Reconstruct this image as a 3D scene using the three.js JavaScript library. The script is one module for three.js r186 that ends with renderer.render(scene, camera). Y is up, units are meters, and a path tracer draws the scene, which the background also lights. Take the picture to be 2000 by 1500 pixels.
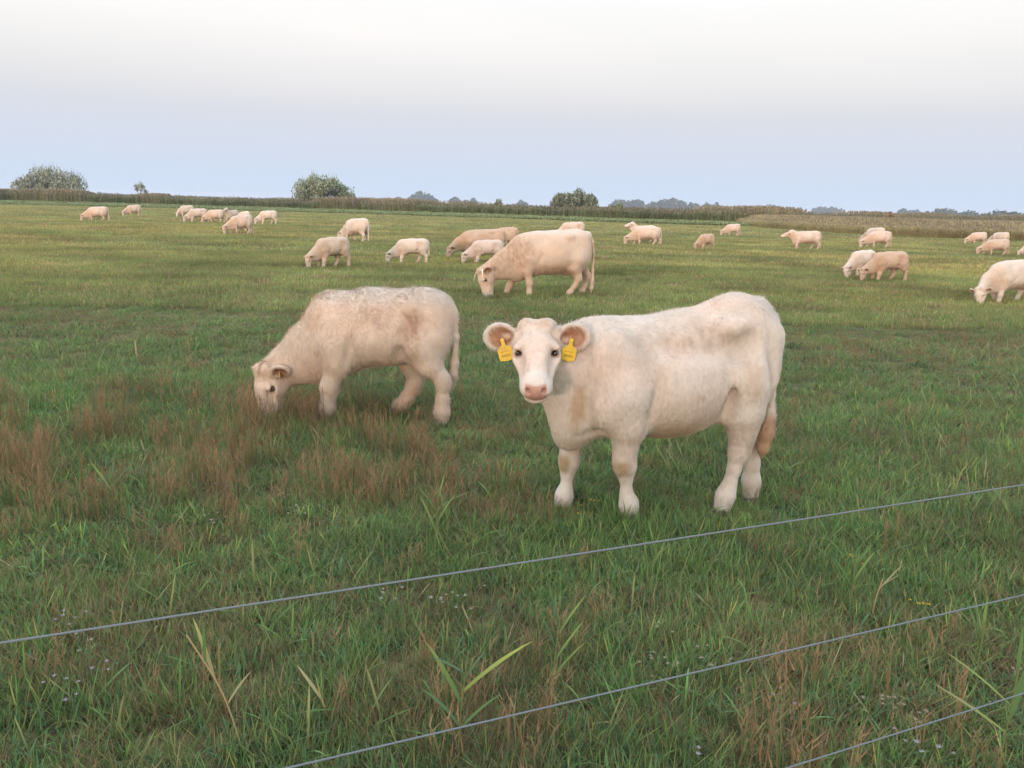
import * as THREE from 'three';
import { mergeGeometries } from 'three/addons/utils/BufferGeometryUtils.js';
import { ImprovedNoise } from 'three/addons/math/ImprovedNoise.js';

// ---------------------------------------------------------------- camera
const R = Math.PI / 180, FPX = 1650, EYE = 1.7, ROLL = 1.5 * R;
const PITCH = Math.atan((750 - 403) * Math.cos(ROLL) / FPX);
const scene = new THREE.Scene();
const camera = new THREE.PerspectiveCamera(2 * Math.atan(750 / FPX) / R, 4 / 3, 0.1, 9000);
camera.position.set(0, EYE, 0);
camera.rotation.order = 'YXZ';
camera.rotation.set(-PITCH, 0, ROLL);

// ---------------------------------------------------------------- sky, sun, haze, exposure
const SUN = new THREE.Vector3(-0.36, 0.052, 0.93).normalize();          // setting sun, low behind the photographer on the left
{
  const w = 1024, h = 512, data = new Float32Array(w * h * 4), n = new ImprovedNoise();
  const east = [[-90, 0.3, 0.36, 0.42], [-1, 0.215, 0.3, 0.4], [0, 0.22, 0.305, 0.405], [1.6, 0.25, 0.322, 0.415], [3.2, 0.305, 0.343, 0.42], [4.6, 0.375, 0.40, 0.455], [7, 0.478, 0.474, 0.482], [10.5, 0.572, 0.562, 0.548], [15, 0.605, 0.608, 0.62], [25, 0.66, 0.7, 0.77], [50, 1.04, 1.14, 1.28], [90, 1.08, 1.24, 1.46]];
  const west = [[-90, .30, .36, .42], [-1, 1.5, 1.05, .70], [0, 1.6, 1.12, .72], [6, 1.75, 1.35, .95], [15, 1.55, 1.36, 1.12], [30, 1.2, 1.2, 1.16], [55, 1.14, 1.22, 1.34], [90, 1.08, 1.24, 1.46]];
  const pick = (t, e, k) => { for (let i = 1; i < t.length; i++) if (e <= t[i][0]) { const a = t[i - 1], b = t[i], u = (e - a[0]) / (b[0] - a[0]), s = a[0] < 0 ? u : u; return a[k] + (b[k] - a[k]) * s; } return t[t.length - 1][k]; };
  const sa = Math.atan2(SUN.z, SUN.x);
  for (let j = 0; j < h; j++) for (let i = 0; i < w; i++) {
    const el = ((j + .5) / h - .5) * 180, az = ((i + .5) / w - .5) * 2 * Math.PI;
    let m = .5 + .5 * Math.cos(az - sa); m = m * m * (3 - 2 * m); m = Math.pow(m, 2.6);
    const ca = Math.cos(el * R), x = Math.cos(az) * ca, z = Math.sin(az) * ca, y = Math.sin(el * R);
    const streak = el > 4 ? n.noise(x * 3 + 7, y * 16 + x * 1.5, z * 3) + .5 * n.noise(x * 7, y * 40 + x * 3, z * 7 + 3) : 0;   // faint high cirrus
    const v = 1 + .022 * streak;
    for (let k = 0; k < 3; k++) data[(j * w + i) * 4 + k] = ((1 - m) * pick(east, el, k + 1) + m * pick(west, el, k + 1)) * (v + (k === 0 ? .012 * streak : 0));
    data[(j * w + i) * 4 + 3] = 1;
  }
  const t = new THREE.DataTexture(data, w, h, THREE.RGBAFormat, THREE.FloatType);
  t.mapping = THREE.EquirectangularReflectionMapping; t.magFilter = THREE.LinearFilter; t.needsUpdate = true;
  scene.background = t; scene.environment = t;
}
const sun = new THREE.DirectionalLight(new THREE.Color(1, .69, .56), 1.9);
sun.position.copy(SUN).multiplyScalar(120); sun.castShadow = true; sun.shadow.radius = 11;
sun.shadow.mapSize.set(4096, 4096);
Object.assign(sun.shadow.camera, { left: -60, right: 60, top: 20, bottom: -20, near: 1, far: 320 });
scene.add(sun, sun.target);
scene.fog = new THREE.FogExp2(new THREE.Color(.66, .77, .95), 0.00024);
const renderer = new THREE.WebGLRenderer({ antialias: true });
renderer.toneMapping = THREE.LinearToneMapping;
renderer.toneMappingExposure = 1.72;
renderer.shadowMap.enabled = true;

// ---------------------------------------------------------------- helpers
function rng(seed) { let s = seed >>> 0; return () => { s = s + 0x6D2B79F5 | 0; let t = Math.imul(s ^ s >>> 15, 1 | s); t = t + Math.imul(t ^ t >>> 7, 61 | t) ^ t; return ((t ^ t >>> 14) >>> 0) / 4294967296; }; }
const PN = new ImprovedNoise();
const noise = (x, y, z = 0) => PN.noise(x + 31.7, y + 11.3, z + 5.1);
const fbm = (x, y, z = 0, o = 4) => { let s = 0, a = .5; for (let i = 0; i < o; i++) { s += a * noise(x, y, z); x *= 2.03; y *= 2.03; z *= 2.03; a *= .5; } return s; };
const clamp = (v, a = 0, b = 1) => v < a ? a : v > b ? b : v;
const sstep = (a, b, v) => { const t = clamp((v - a) / (b - a)); return t * t * (3 - 2 * t); };
const mix3 = (a, b, t) => [a[0] + (b[0] - a[0]) * t, a[1] + (b[1] - a[1]) * t, a[2] + (b[2] - a[2]) * t];
const used = {};
function numbered(n) { const k = used[n] = (used[n] ?? -1) + 1; return k ? `${n}_${String(k).padStart(3, '0')}` : n; }
function tag(o, label, category, group, kind) { o.userData.label = label; if (category) o.userData.category = category; if (group) o.userData.group = group; if (kind) o.userData.kind = kind; return o; }
function shadows(o) { o.traverse(m => { if (m.isMesh) { m.castShadow = true; m.receiveShadow = true; } }); return o; }
function put(o, name) { o.name = numbered(name); scene.add(o); return shadows(o); }
function part(name, geo, mat, parent) { const m = new THREE.Mesh(geo, mat); m.name = name; parent.add(m); return m; }
// direction in which a point of the photograph (2000 x 1500) is seen, and the place on the field that lies there
function ray(px, py) {
  const x = (px - 1000) / FPX, y = (750 - py) / FPX, c = Math.cos(ROLL), s = Math.sin(ROLL), x1 = x * c - y * s, y1 = x * s + y * c, cp = Math.cos(PITCH), sp = Math.sin(PITCH);
  return [x1, y1 * cp - sp, -y1 * sp - cp];
}
function spot(px, py, h = 0) { const r = ray(px, py), t = (h - EYE) / r[1]; return [r[0] * t, h, r[2] * t]; }
function spotAt(px, depth) { const r = ray(px, 403 + .0262 * (px - 1000)); return [r[0] * depth / -r[2], 0, -depth]; }

// ---------------------------------------------------------------- the land
function height(x, z) {
  const g = (cx, cz, sx, sz, a) => a * Math.exp(-(((x - cx) / sx) ** 2) - ((z - cz) / sz) ** 2);
  const near = Math.exp(-((x * x + z * z) / 900));
  return g(.7, -4.45, .5, .5, .035) + g(1.6, -4.95, .6, .45, -.075) + g(-3, -9.5, 1.6, .8, -.05) + .035 * near * noise(x * .35, z * .35) + .012 * near * noise(x * 1.4, z * 1.4);
}
// how the sward changes over the field: 0..1 each
function sward(x, z) {
  const d = Math.hypot(x, z), n1 = fbm(x * .28, z * .28, 2), n2 = fbm(x * .9 + 9, z * .9, 4, 3), n3 = fbm(x * .05, z * .16, 7);
  const g = (cx, cz, sx, sz) => Math.exp(-(((x - cx) / sx) ** 2) - ((z - cz) / sz) ** 2);
  let brown = .32 + 1.15 * Math.max(0, n2 + .08) + .8 * Math.max(-.15, n1);
  const rush = clamp(1.15 * g(-2.9, -5.3, 1.9, 1.0) + .75 * g(-1.3, -4.9, 1.0, .55) + .7 * g(-4.2, -6.3, 2, .7) + .5 * g(-1.75, -5.95, .8, .4) + .35 * g(.3, -2.6, .9, .35) + .4 * g(1.2, -2.3, .4, .25)) * clamp(.62 + 3.0 * n2 + 1.2 * n1 + 1.2 * noise(x * 2.1, z * 2.1, 8));
  brown += .3 * sstep(9, 12, d) * sstep(16, 13, d) + .55 * rush;
  const green = clamp(.4 + 1.3 * fbm(x * .5 + 40, z * .6, 1, 3) + .5 * g(-3, -9, 3.5, 1.5) + .35 * g(-.2, -4.4, 1.1, .6));
  const pale = sstep(12, 30, d) * clamp(.5 + 2.2 * n3 + .8 * fbm(x * .12, z * .3, 3, 2));
  return { brown: clamp(brown), rush, green, pale, d };
}
{
  // one sheet to the horizon: rings that widen with the distance
  const rad = [0], seg = 180; for (let r = .35; r < 4300; r *= 1.065) rad.push(r); rad.push(4300);
  const pos = [], col = [], uv = [], idx = [];
  for (const r of rad) for (let i = 0; i <= seg; i++) {
    const a = i / seg * 2 * Math.PI, x = Math.cos(a) * r, z = Math.sin(a) * r, s = sward(x, z);
    pos.push(x, height(x, z) - .004, z); uv.push(x / 3, z / 3);
    let c = mix3([.085, .10, .045], [.15, .115, .065], s.brown * .8); c = mix3(c, [.24, .24, .10], s.pale * .9);
    if (r > 100) c = mix3(c, [.15, .19, .085], .6);
    col.push(...c);
  }
  for (let j = 0; j < rad.length - 1; j++) for (let i = 0; i < seg; i++) { const a = j * (seg + 1) + i, b = a + seg + 1; idx.push(a, a + 1, b, b, a + 1, b + 1); }
  const g = new THREE.BufferGeometry();
  g.setAttribute('position', new THREE.Float32BufferAttribute(pos, 3)); g.setAttribute('color', new THREE.Float32BufferAttribute(col, 3)); g.setAttribute('uv', new THREE.Float32BufferAttribute(uv, 2));
  g.setIndex(idx); g.computeVertexNormals();
  const S = 512, d = new Uint8Array(S * S * 4), r = rng(5);
  for (let i = 0; i < S * S; i++) {
    const x = i % S, y = i / S | 0, f = k => PN.noise(x / S * k, y / S * k, .5);
    const v = 150 + 55 * PN.noise(x / S * 16, y / S * 16, 3.3) + 60 * PN.noise(x / S * 64, y / S * 48, 8) + 50 * (r() - .5);
    d[i * 4] = clamp(v * 1.03, 0, 255); d[i * 4 + 1] = clamp(v, 0, 255); d[i * 4 + 2] = clamp(v * .9, 0, 255); d[i * 4 + 3] = 255;
  }
  const t = new THREE.DataTexture(d, S, S); t.wrapS = t.wrapT = THREE.RepeatWrapping; t.magFilter = THREE.LinearFilter; t.colorSpace = THREE.SRGBColorSpace; t.needsUpdate = true;
  const b = t.clone(); b.colorSpace = THREE.NoColorSpace; b.needsUpdate = true;
  const m = new THREE.Mesh(g, new THREE.MeshStandardMaterial({ vertexColors: true, map: t, bumpMap: b, bumpScale: .02, roughness: 1, color: new THREE.Color(2.2, 2.2, 2.2) }));
  tag(put(m, 'ground'), 'flat grazing meadow stretching from the wire fence to the horizon', null, null, 'structure');
}
{
  // unseen grassy bank added behind the photographer to shade the nearest grass and legs
  const g = new THREE.PlaneGeometry(900, 24, 300, 24); g.rotateX(-Math.PI / 2);
  const p = g.attributes.position, col = [];
  for (let i = 0; i < p.count; i++) {
    const x = p.getX(i), z = p.getZ(i), t = clamp(1 - Math.abs(z) / 11.5), crest = t > .75 ? 1 : sstep(0, 1, t / .75);
    p.setY(i, crest * (2.42 + .22 * fbm(x * .06, 3) + .12 * fbm(x * .5, z * .5)) - .03 + (crest > .02 ? .08 * noise(x * .9, z * .9) : -.05));
    col.push(...mix3([.06, .085, .03], [.11, .09, .045], clamp(.5 + fbm(x * .3, z * .5))));
  }
  g.setAttribute('color', new THREE.Float32BufferAttribute(col, 3)); g.computeVertexNormals();
  const m = new THREE.Mesh(g, new THREE.MeshStandardMaterial({ vertexColors: true, roughness: 1 }));
  m.position.set(-12, 0, 27);
  tag(put(m, 'added_shade_bank'), 'low grassy bank added out of view behind the camera to shade the foreground', null, null, 'structure');
}

// ---------------------------------------------------------------- grass
const leafMat = new THREE.MeshPhysicalMaterial({ vertexColors: true, side: THREE.DoubleSide, roughness: 1, specularIntensity: .25, transmission: .45, thickness: 0 });
class Leaves {                                                        // collects blades and leaves into one geometry
  constructor() { this.p = []; this.n = []; this.c = []; this.i = []; }
  blade(x, y, z, az, len, lean, curl, w, c0, c1, segs = 3, flat = .35) {
    // a tapering strip that rises and bends over in the direction az
    const dx = Math.cos(az), dz = Math.sin(az), sx = -dz, sz = dx, base = this.p.length / 3; let px = x, py = y, pz = z;
    for (let k = 0; k <= segs; k++) {
      const t = k / segs, a = lean + curl * t, hw = w * (k === segs ? .08 : t < .01 ? .6 : 1 - flat * t) * .5;
      const up = Math.cos(a), out = Math.sin(a), nx = -up * dx, ny = out, nz = -up * dz, c = mix3(c0, c1, t);
      this.p.push(px - sx * hw, py, pz - sz * hw, px + sx * hw, py, pz + sz * hw); this.n.push(nx, ny, nz, nx, ny, nz); this.c.push(...c, ...c);
      if (k < segs) { const b = base + 2 * k; this.i.push(b, b + 1, b + 2, b + 1, b + 3, b + 2); px += dx * out * len / segs; py += up * len / segs; pz += dz * out * len / segs; }
    }
    return [px, py, pz];
  }
  quad(x, y, z, s, r, c, tall = 1) {                                   // a leaf or leaf clump turned any way
    const u = new THREE.Vector3(r() - .5, r() - .5, r() - .5).normalize(), v = new THREE.Vector3(r() - .5, r() - .5, r() - .5).cross(u).normalize(), n = u.clone().cross(v), b = this.p.length / 3;
    for (const [a, e] of [[-1, -.2], [-.1, -1], [1, .15], [.1, 1]]) { this.p.push(x + (u.x * a + v.x * e) * s, y + (u.y * a + v.y * e) * s * tall, z + (u.z * a + v.z * e) * s); this.n.push(n.x, n.y, n.z); this.c.push(...c); }
    this.i.push(b, b + 1, b + 2, b, b + 2, b + 3);
  }
  build() {
    const g = new THREE.BufferGeometry();
    g.setAttribute('position', new THREE.Float32BufferAttribute(this.p, 3)); g.setAttribute('normal', new THREE.Float32BufferAttribute(this.n, 3)); g.setAttribute('color', new THREE.Float32BufferAttribute(this.c, 3)); g.setIndex(this.i);
    return g;
  }
}
const C = { green: [.150, .255, .082], cool: [.118, .242, .115], lush: [.150, .305, .080], yellow: [.310, .350, .110], olive: [.230, .245, .110], brown: [.275, .180, .098], rust: [.265, .160, .088], straw: [.52, .43, .24], dark: [.085, .110, .055] };
const vary = (c, r, a = .3) => { const k = 1 + (r() - .5) * 2 * a, h = (r() - .5) * .16; return [c[0] * k * (1 + h), c[1] * k, c[2] * k * (1 - h)]; };
function pickFrom(r, list) { let t = r() * list.reduce((s, e) => s + e[1], 0); for (const [c, w] of list) if ((t -= w) <= 0) return c; return list[0][0]; }
function tuft(seed, n, spread, len, w, palette, opt = {}) {
  const L = new Leaves(), r = rng(seed);
  for (let i = 0; i < n; i++) {
    const a = r() * 6.283, q = Math.sqrt(r()) * spread, c = vary(pickFrom(r, palette), r), l = len * (.45 + .75 * r());
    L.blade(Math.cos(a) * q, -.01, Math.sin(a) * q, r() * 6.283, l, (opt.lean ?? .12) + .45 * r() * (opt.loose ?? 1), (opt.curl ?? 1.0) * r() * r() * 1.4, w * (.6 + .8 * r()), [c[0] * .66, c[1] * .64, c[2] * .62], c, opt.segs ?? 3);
  }
  return L.build();
}
function rushTuft(seed, n, spread, len, w) {                           // upright brown stems with fruiting tops
  const L = new Leaves(), r = rng(seed);
  for (let i = 0; i < n; i++) {
    const a = r() * 6.283, q = Math.sqrt(r()) * spread, l = len * (.55 + .6 * r()), c = vary(r() < .7 ? C.brown : r() < .6 ? C.rust : C.olive, r, .25), az = r() * 6.283, x = Math.cos(a) * q, z = Math.sin(a) * q, lean = .03 + .16 * r();
    const top = L.blade(x, -.01, z, az, l, lean, .1 * r(), w, [c[0] * .55, c[1] * .75, c[2] * .6], c, 2, .3);
    for (let k = 0; k < 3; k++) L.blade(top[0] * (1 - .12 * k) + x * .12 * k, top[1] - .025 * k - .02, top[2] * (1 - .12 * k) + z * .12 * k, r() * 6.283, .035 + .03 * r(), .25 + .5 * r(), .2, w * 1.7, c, vary(C.rust, r), 1);
  }
  return L.build();
}
const grass = new THREE.Group(), M4 = new THREE.Matrix4(), QQ = new THREE.Quaternion(), E3 = new THREE.Euler();
function scatter(name, geos, mat, list, parent) {                      // list of { x, z, s, sy, c, g }
  geos.forEach((g, k) => {
    const mine = list.filter(e => e.g === k); if (!mine.length) return;
    const m = new THREE.InstancedMesh(g, mat, mine.length); m.name = name; m.userData.kind = 'stuff';
    mine.forEach((e, i) => {
      QQ.setFromEuler(E3.set((e.tx ?? 0), e.a, (e.tz ?? 0), 'YXZ'));
      m.setMatrixAt(i, M4.compose(new THREE.Vector3(e.x, e.y ?? height(e.x, e.z), e.z), QQ, new THREE.Vector3(e.s, e.sy ?? e.s, e.s)));
      m.setColorAt(i, new THREE.Color().setRGB(...e.c));
    });
    parent.add(m);
  });
}
{
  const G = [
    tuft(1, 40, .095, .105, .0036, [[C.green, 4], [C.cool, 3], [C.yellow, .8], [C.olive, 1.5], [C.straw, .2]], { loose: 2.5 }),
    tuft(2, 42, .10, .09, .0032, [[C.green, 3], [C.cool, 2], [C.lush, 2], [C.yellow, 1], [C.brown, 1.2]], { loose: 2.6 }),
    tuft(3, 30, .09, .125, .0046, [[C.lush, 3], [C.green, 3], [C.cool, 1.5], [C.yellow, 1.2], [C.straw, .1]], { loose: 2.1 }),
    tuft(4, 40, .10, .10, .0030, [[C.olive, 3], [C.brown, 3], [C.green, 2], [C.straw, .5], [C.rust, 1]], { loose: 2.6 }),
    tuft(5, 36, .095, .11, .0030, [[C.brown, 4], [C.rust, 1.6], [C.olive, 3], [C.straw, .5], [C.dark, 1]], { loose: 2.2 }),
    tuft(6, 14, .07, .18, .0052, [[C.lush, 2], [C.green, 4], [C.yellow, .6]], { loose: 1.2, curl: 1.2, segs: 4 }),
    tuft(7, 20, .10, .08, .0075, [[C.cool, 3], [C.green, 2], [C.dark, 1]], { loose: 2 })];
  const F = [
    tuft(11, 60, .20, .17, .010, [[C.green, 2.2], [C.olive, 3], [C.yellow, 2.2], [C.cool, 1], [C.brown, .8]], { segs: 2 }),
    tuft(12, 60, .20, .16, .010, [[C.olive, 3], [C.yellow, 2.4], [C.brown, 2], [C.green, 1], [C.straw, .8]], { segs: 2 }),
    tuft(13, 60, .20, .16, .009, [[C.brown, 3.5], [C.olive, 3], [C.straw, .6], [C.green, .8]], { segs: 2 })];
  const r = rng(77), near = [], far = [];
  const ring = (d0, d1, per, make) => {
    const half = .74, n = Math.round(per * half * (d1 * d1 - d0 * d0));
    for (let i = 0; i < n; i++) { const d = Math.sqrt(d0 * d0 + r() * (d1 * d1 - d0 * d0)), x = (r() * 2 - 1) * (half * d + .6); make(x, -d); }
  };
  const fine = (x, z) => {
    const s = sward(x, z), u = r(); let g;
    if (u < s.brown * .75) g = r() < .5 ? 3 : 4; else g = r() < .12 + .35 * s.green ? (r() < .2 ? 5 : 2) : r() < .12 ? 6 : r() < .5 ? 0 : 1;
    const k = .75 + .6 * r(), big = fbm(x * .8 + 3, z * .8, 9, 2), v = .97 + .55 * big + .3 * (r() - .5);
    near.push({ x, z, a: r() * 6.28, tx: (r() - .5) * .3, tz: (r() - .5) * .3, s: k * (.85 + .02 * s.d), sy: k * (.85 - .25 * sstep(6, 12, s.d)) * (.72 + .55 * clamp(.5 + 1.3 * fbm(x * .7, z * .7, 6, 2))), c: [v * (1 + .15 * s.pale), v, v], g });
  };
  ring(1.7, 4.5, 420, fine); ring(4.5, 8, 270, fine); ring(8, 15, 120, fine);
  const coarse = sc => (x, z) => {
    const s = sward(x, z), u = r(), g = u < s.brown * .6 ? 2 : u < .25 + .55 * s.pale ? 1 : 0, v = 1.06 + 1.0 * fbm(x * .3, z * .4, 5, 4) + .3 * (r() - .5), yl = clamp(.2 + 1.8 * fbm(x * .07, z * .2, 12, 3));
    far.push({ x, z, a: r() * 6.28, s: sc * (.7 + .6 * r()), sy: (.55 + .10 * sc) * (.7 + .6 * r()), c: [v * (1.0 + .20 * s.pale + .16 * yl), v * (1 + .08 * s.pale + .10 * yl), v * (1.02 - .04 * yl)], g });
  };
  ring(13, 28, 38, coarse(.9)); ring(28, 60, 11, coarse(1.6)); ring(60, 165, 2.6, coarse(3));
  const finish = () => { scatter('grass_tuft', G, leafMat, near, grass); scatter('grass_tuft', F, leafMat, far, grass); shadows(grass); };
  tag(put(grass, 'meadow_grass'), 'mottled green and brown grass covering the whole meadow', null, null, 'stuff');
  // coarser weeds and reed leaves among the grass
  const WG = [tuft(31, 8, .07, .17, .0068, [[C.green, 4], [C.lush, 1.5], [C.cool, 3], [C.olive, .8]], { segs: 5, loose: 1.9, curl: 2.2 }), tuft(32, 7, .08, .17, .006, [[C.cool, 3], [C.green, 3], [C.straw, .4], [C.brown, .8]], { segs: 5, loose: 2.1, curl: 2.4 }), tuft(33, 26, .07, .10, .012, [[C.cool, 3], [C.olive, 1], [C.dark, 1.5], [C.brown, .5]], { loose: 2.4 }), tuft(34, 7, .09, .20, .0030, [[C.straw, 2], [C.brown, 3], [C.olive, 2]], { loose: 2, segs: 4 })];
  const wl = [];
  ring(1.8, 11, 30, (x, z) => { const v = .8 + .4 * r(), k = .65 + .6 * r(); wl.push({ x, z, a: r() * 6.28, tx: (r() - .5) * .5, tz: (r() - .5) * .5, s: k, c: [v, v, v], g: r() * 4 | 0 }); });
  for (const [px, py] of [[1098, 1012], [1120, 1010], [1085, 1010], [1230, 1012], [1250, 1010], [1212, 1010], [1408, 1006], [1430, 1006], [1390, 1004], [1465, 996], [1486, 994], [1450, 996], [640, 822], [660, 820], [622, 820], [862, 836], [846, 834], [880, 832], [770, 820], [520, 826], [545, 826]]) for (let k = 0; k < 5; k++) { const b = spot(px + 16 * (r() - .5), py + 8 * r()), v = .85 + .3 * r(); near.push({ x: b[0], z: b[2], a: r() * 6.28, tx: (r() - .5) * .3, tz: (r() - .5) * .3, s: .9 + .3 * r(), sy: .55 + .35 * r(), c: [v, v, v], g: [0, 1, 3, 4][r() * 4 | 0] }); }
  scatter('weed_tuft', WG, leafMat, wl, grass);
  finish();
  // brown rushes
  const rush = new THREE.Group(), RG = [rushTuft(21, 11, .05, .27, .0048), rushTuft(22, 14, .08, .23, .0042), rushTuft(23, 7, .04, .33, .0048)], rl = [];
  ring(1.8, 12, 150, (x, z) => { const s = sward(x, z); if (r() < s.rush * .74 + .03 * s.brown) { const k = .8 + .5 * r(), v = .85 + .35 * r(); rl.push({ x, z, a: r() * 6.28, tx: (r() - .5) * .25, tz: (r() - .5) * .25, s: k, sy: k * (.45 + .5 * clamp(s.rush + .2)), c: [v, v, v], g: r() * 3 | 0 }); } });
  scatter('rush_tuft', RG, leafMat, rl, rush);
  tag(put(rush, 'brown_rushes'), 'patches of upright reddish brown rushes standing in the grass', null, null, 'stuff');
}

// ---------------------------------------------------------------- animals: a body is one skin drawn over smoothly joined limbs
const V = (x, y, z) => [x, y, z];
function ell(c, r, k = .06, rot = 0, yaw = 0) {                        // ellipsoid; rot about z, yaw about y
  const cr = Math.cos(rot), sr = Math.sin(rot), cy = Math.cos(yaw), sy = Math.sin(yaw), R0 = Math.max(...r);
  return { c, R: R0, k, f(x, y, z) {
    x -= c[0]; y -= c[1]; z -= c[2];
    const xa = x * cy - z * sy, za = x * sy + z * cy, xb = xa * cr + y * sr, yb = -xa * sr + y * cr;
    const a = xb / r[0], b = yb / r[1], e = za / r[2], k0 = Math.sqrt(a * a + b * b + e * e);
    const a2 = a / r[0], b2 = b / r[1], e2 = e / r[2], k1 = Math.sqrt(a2 * a2 + b2 * b2 + e2 * e2);
    return k1 < 1e-6 ? -Math.min(...r) : k0 * (k0 - 1) / k1;
  } };
}
function cone(a, b, r1, r2, k = .04, flat = 1) {                        // round cone; flat < 1 makes it thinner sideways
  const A = [a[0], a[1], a[2] / flat], B = [b[0], b[1], b[2] / flat];
  const bx = B[0] - A[0], by = B[1] - A[1], bz = B[2] - A[2], l2 = bx * bx + by * by + bz * bz, rr = r1 - r2, a2 = l2 - rr * rr, il2 = 1 / l2;
  return { c: [(a[0] + b[0]) / 2, (a[1] + b[1]) / 2, (a[2] + b[2]) / 2], R: Math.hypot(a[0] - b[0], a[1] - b[1], a[2] - b[2]) / 2 + Math.max(r1, r2), k, f(x, y, z) {
    x -= A[0]; y -= A[1]; z = z / flat - A[2];
    const yy = x * bx + y * by + z * bz, zz = yy - l2, qx = x * l2 - bx * yy, qy = y * l2 - by * yy, qz = z * l2 - bz * yy, x2 = qx * qx + qy * qy + qz * qz, y2 = yy * yy * l2, z2 = zz * zz * l2;
    const kk = Math.sign(rr) * rr * rr * x2; let d;
    if (Math.sign(zz) * a2 * z2 > kk) d = Math.sqrt(x2 + z2) * il2 - r2; else if (Math.sign(yy) * a2 * y2 < kk) d = Math.sqrt(x2 + y2) * il2 - r1; else d = (Math.sqrt(x2 * a2 * il2) + yy * rr) * il2 - r1;
    return d * (flat < 1 ? .5 + .5 * flat : 1);
  } };
}
const cut = (p, k) => ({ ...p, k, sub: true });
function chain(list, k = .03, k0 = .09, flat = 1) { const o = []; for (let i = 1; i < list.length; i++) { const a = list[i - 1], b = list[i]; o.push(cone(a, b, a[3], b[3], i === 1 ? k0 : k, flat)); } return o; }
// puts prims that are written in a head's own axes (x to the muzzle, y out of the forehead, z to its right) where the head is
function inFrame(prims, o, X, Y, s = 1) {
  const x = new THREE.Vector3(...X).normalize(), z = x.clone().cross(new THREE.Vector3(...Y)).normalize(), y = z.clone().cross(x);
  const toLocal = (px, py, pz) => { px -= o[0]; py -= o[1]; pz -= o[2]; return [(px * x.x + py * x.y + pz * x.z) / s, (px * y.x + py * y.y + pz * y.z) / s, (px * z.x + py * z.y + pz * z.z) / s]; };
  const toBody = ([a, b, c]) => [o[0] + s * (x.x * a + y.x * b + z.x * c), o[1] + s * (x.y * a + y.y * b + z.y * c), o[2] + s * (x.z * a + y.z * b + z.z * c)];
  const m = new THREE.Matrix4().makeBasis(x, y, z).setPosition(...o).scale(new THREE.Vector3(s, s, s));
  return { toLocal, toBody, m, prims: prims.map(p => ({ c: toBody(p.c), R: p.R * s, k: p.k * s, sub: p.sub, f(a, b, c) { const q = toLocal(a, b, c); return p.f(q[0], q[1], q[2]) * s; } })) };
}
function fieldOf(prims) {
  return (list, x, y, z) => {
    let d = 1e3;
    for (const p of list) {
      let e = p.f(x, y, z); const k = p.k;
      if (p.sub) { e = -e; const h = Math.max(k - Math.abs(d - e), 0) / k; d = Math.max(d, e) + h * h * k * .25; } else { const h = Math.max(k - Math.abs(d - e), 0) / k; d = Math.min(d, e) - h * h * k * .25; }
    }
    return d;
  };
}
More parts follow.
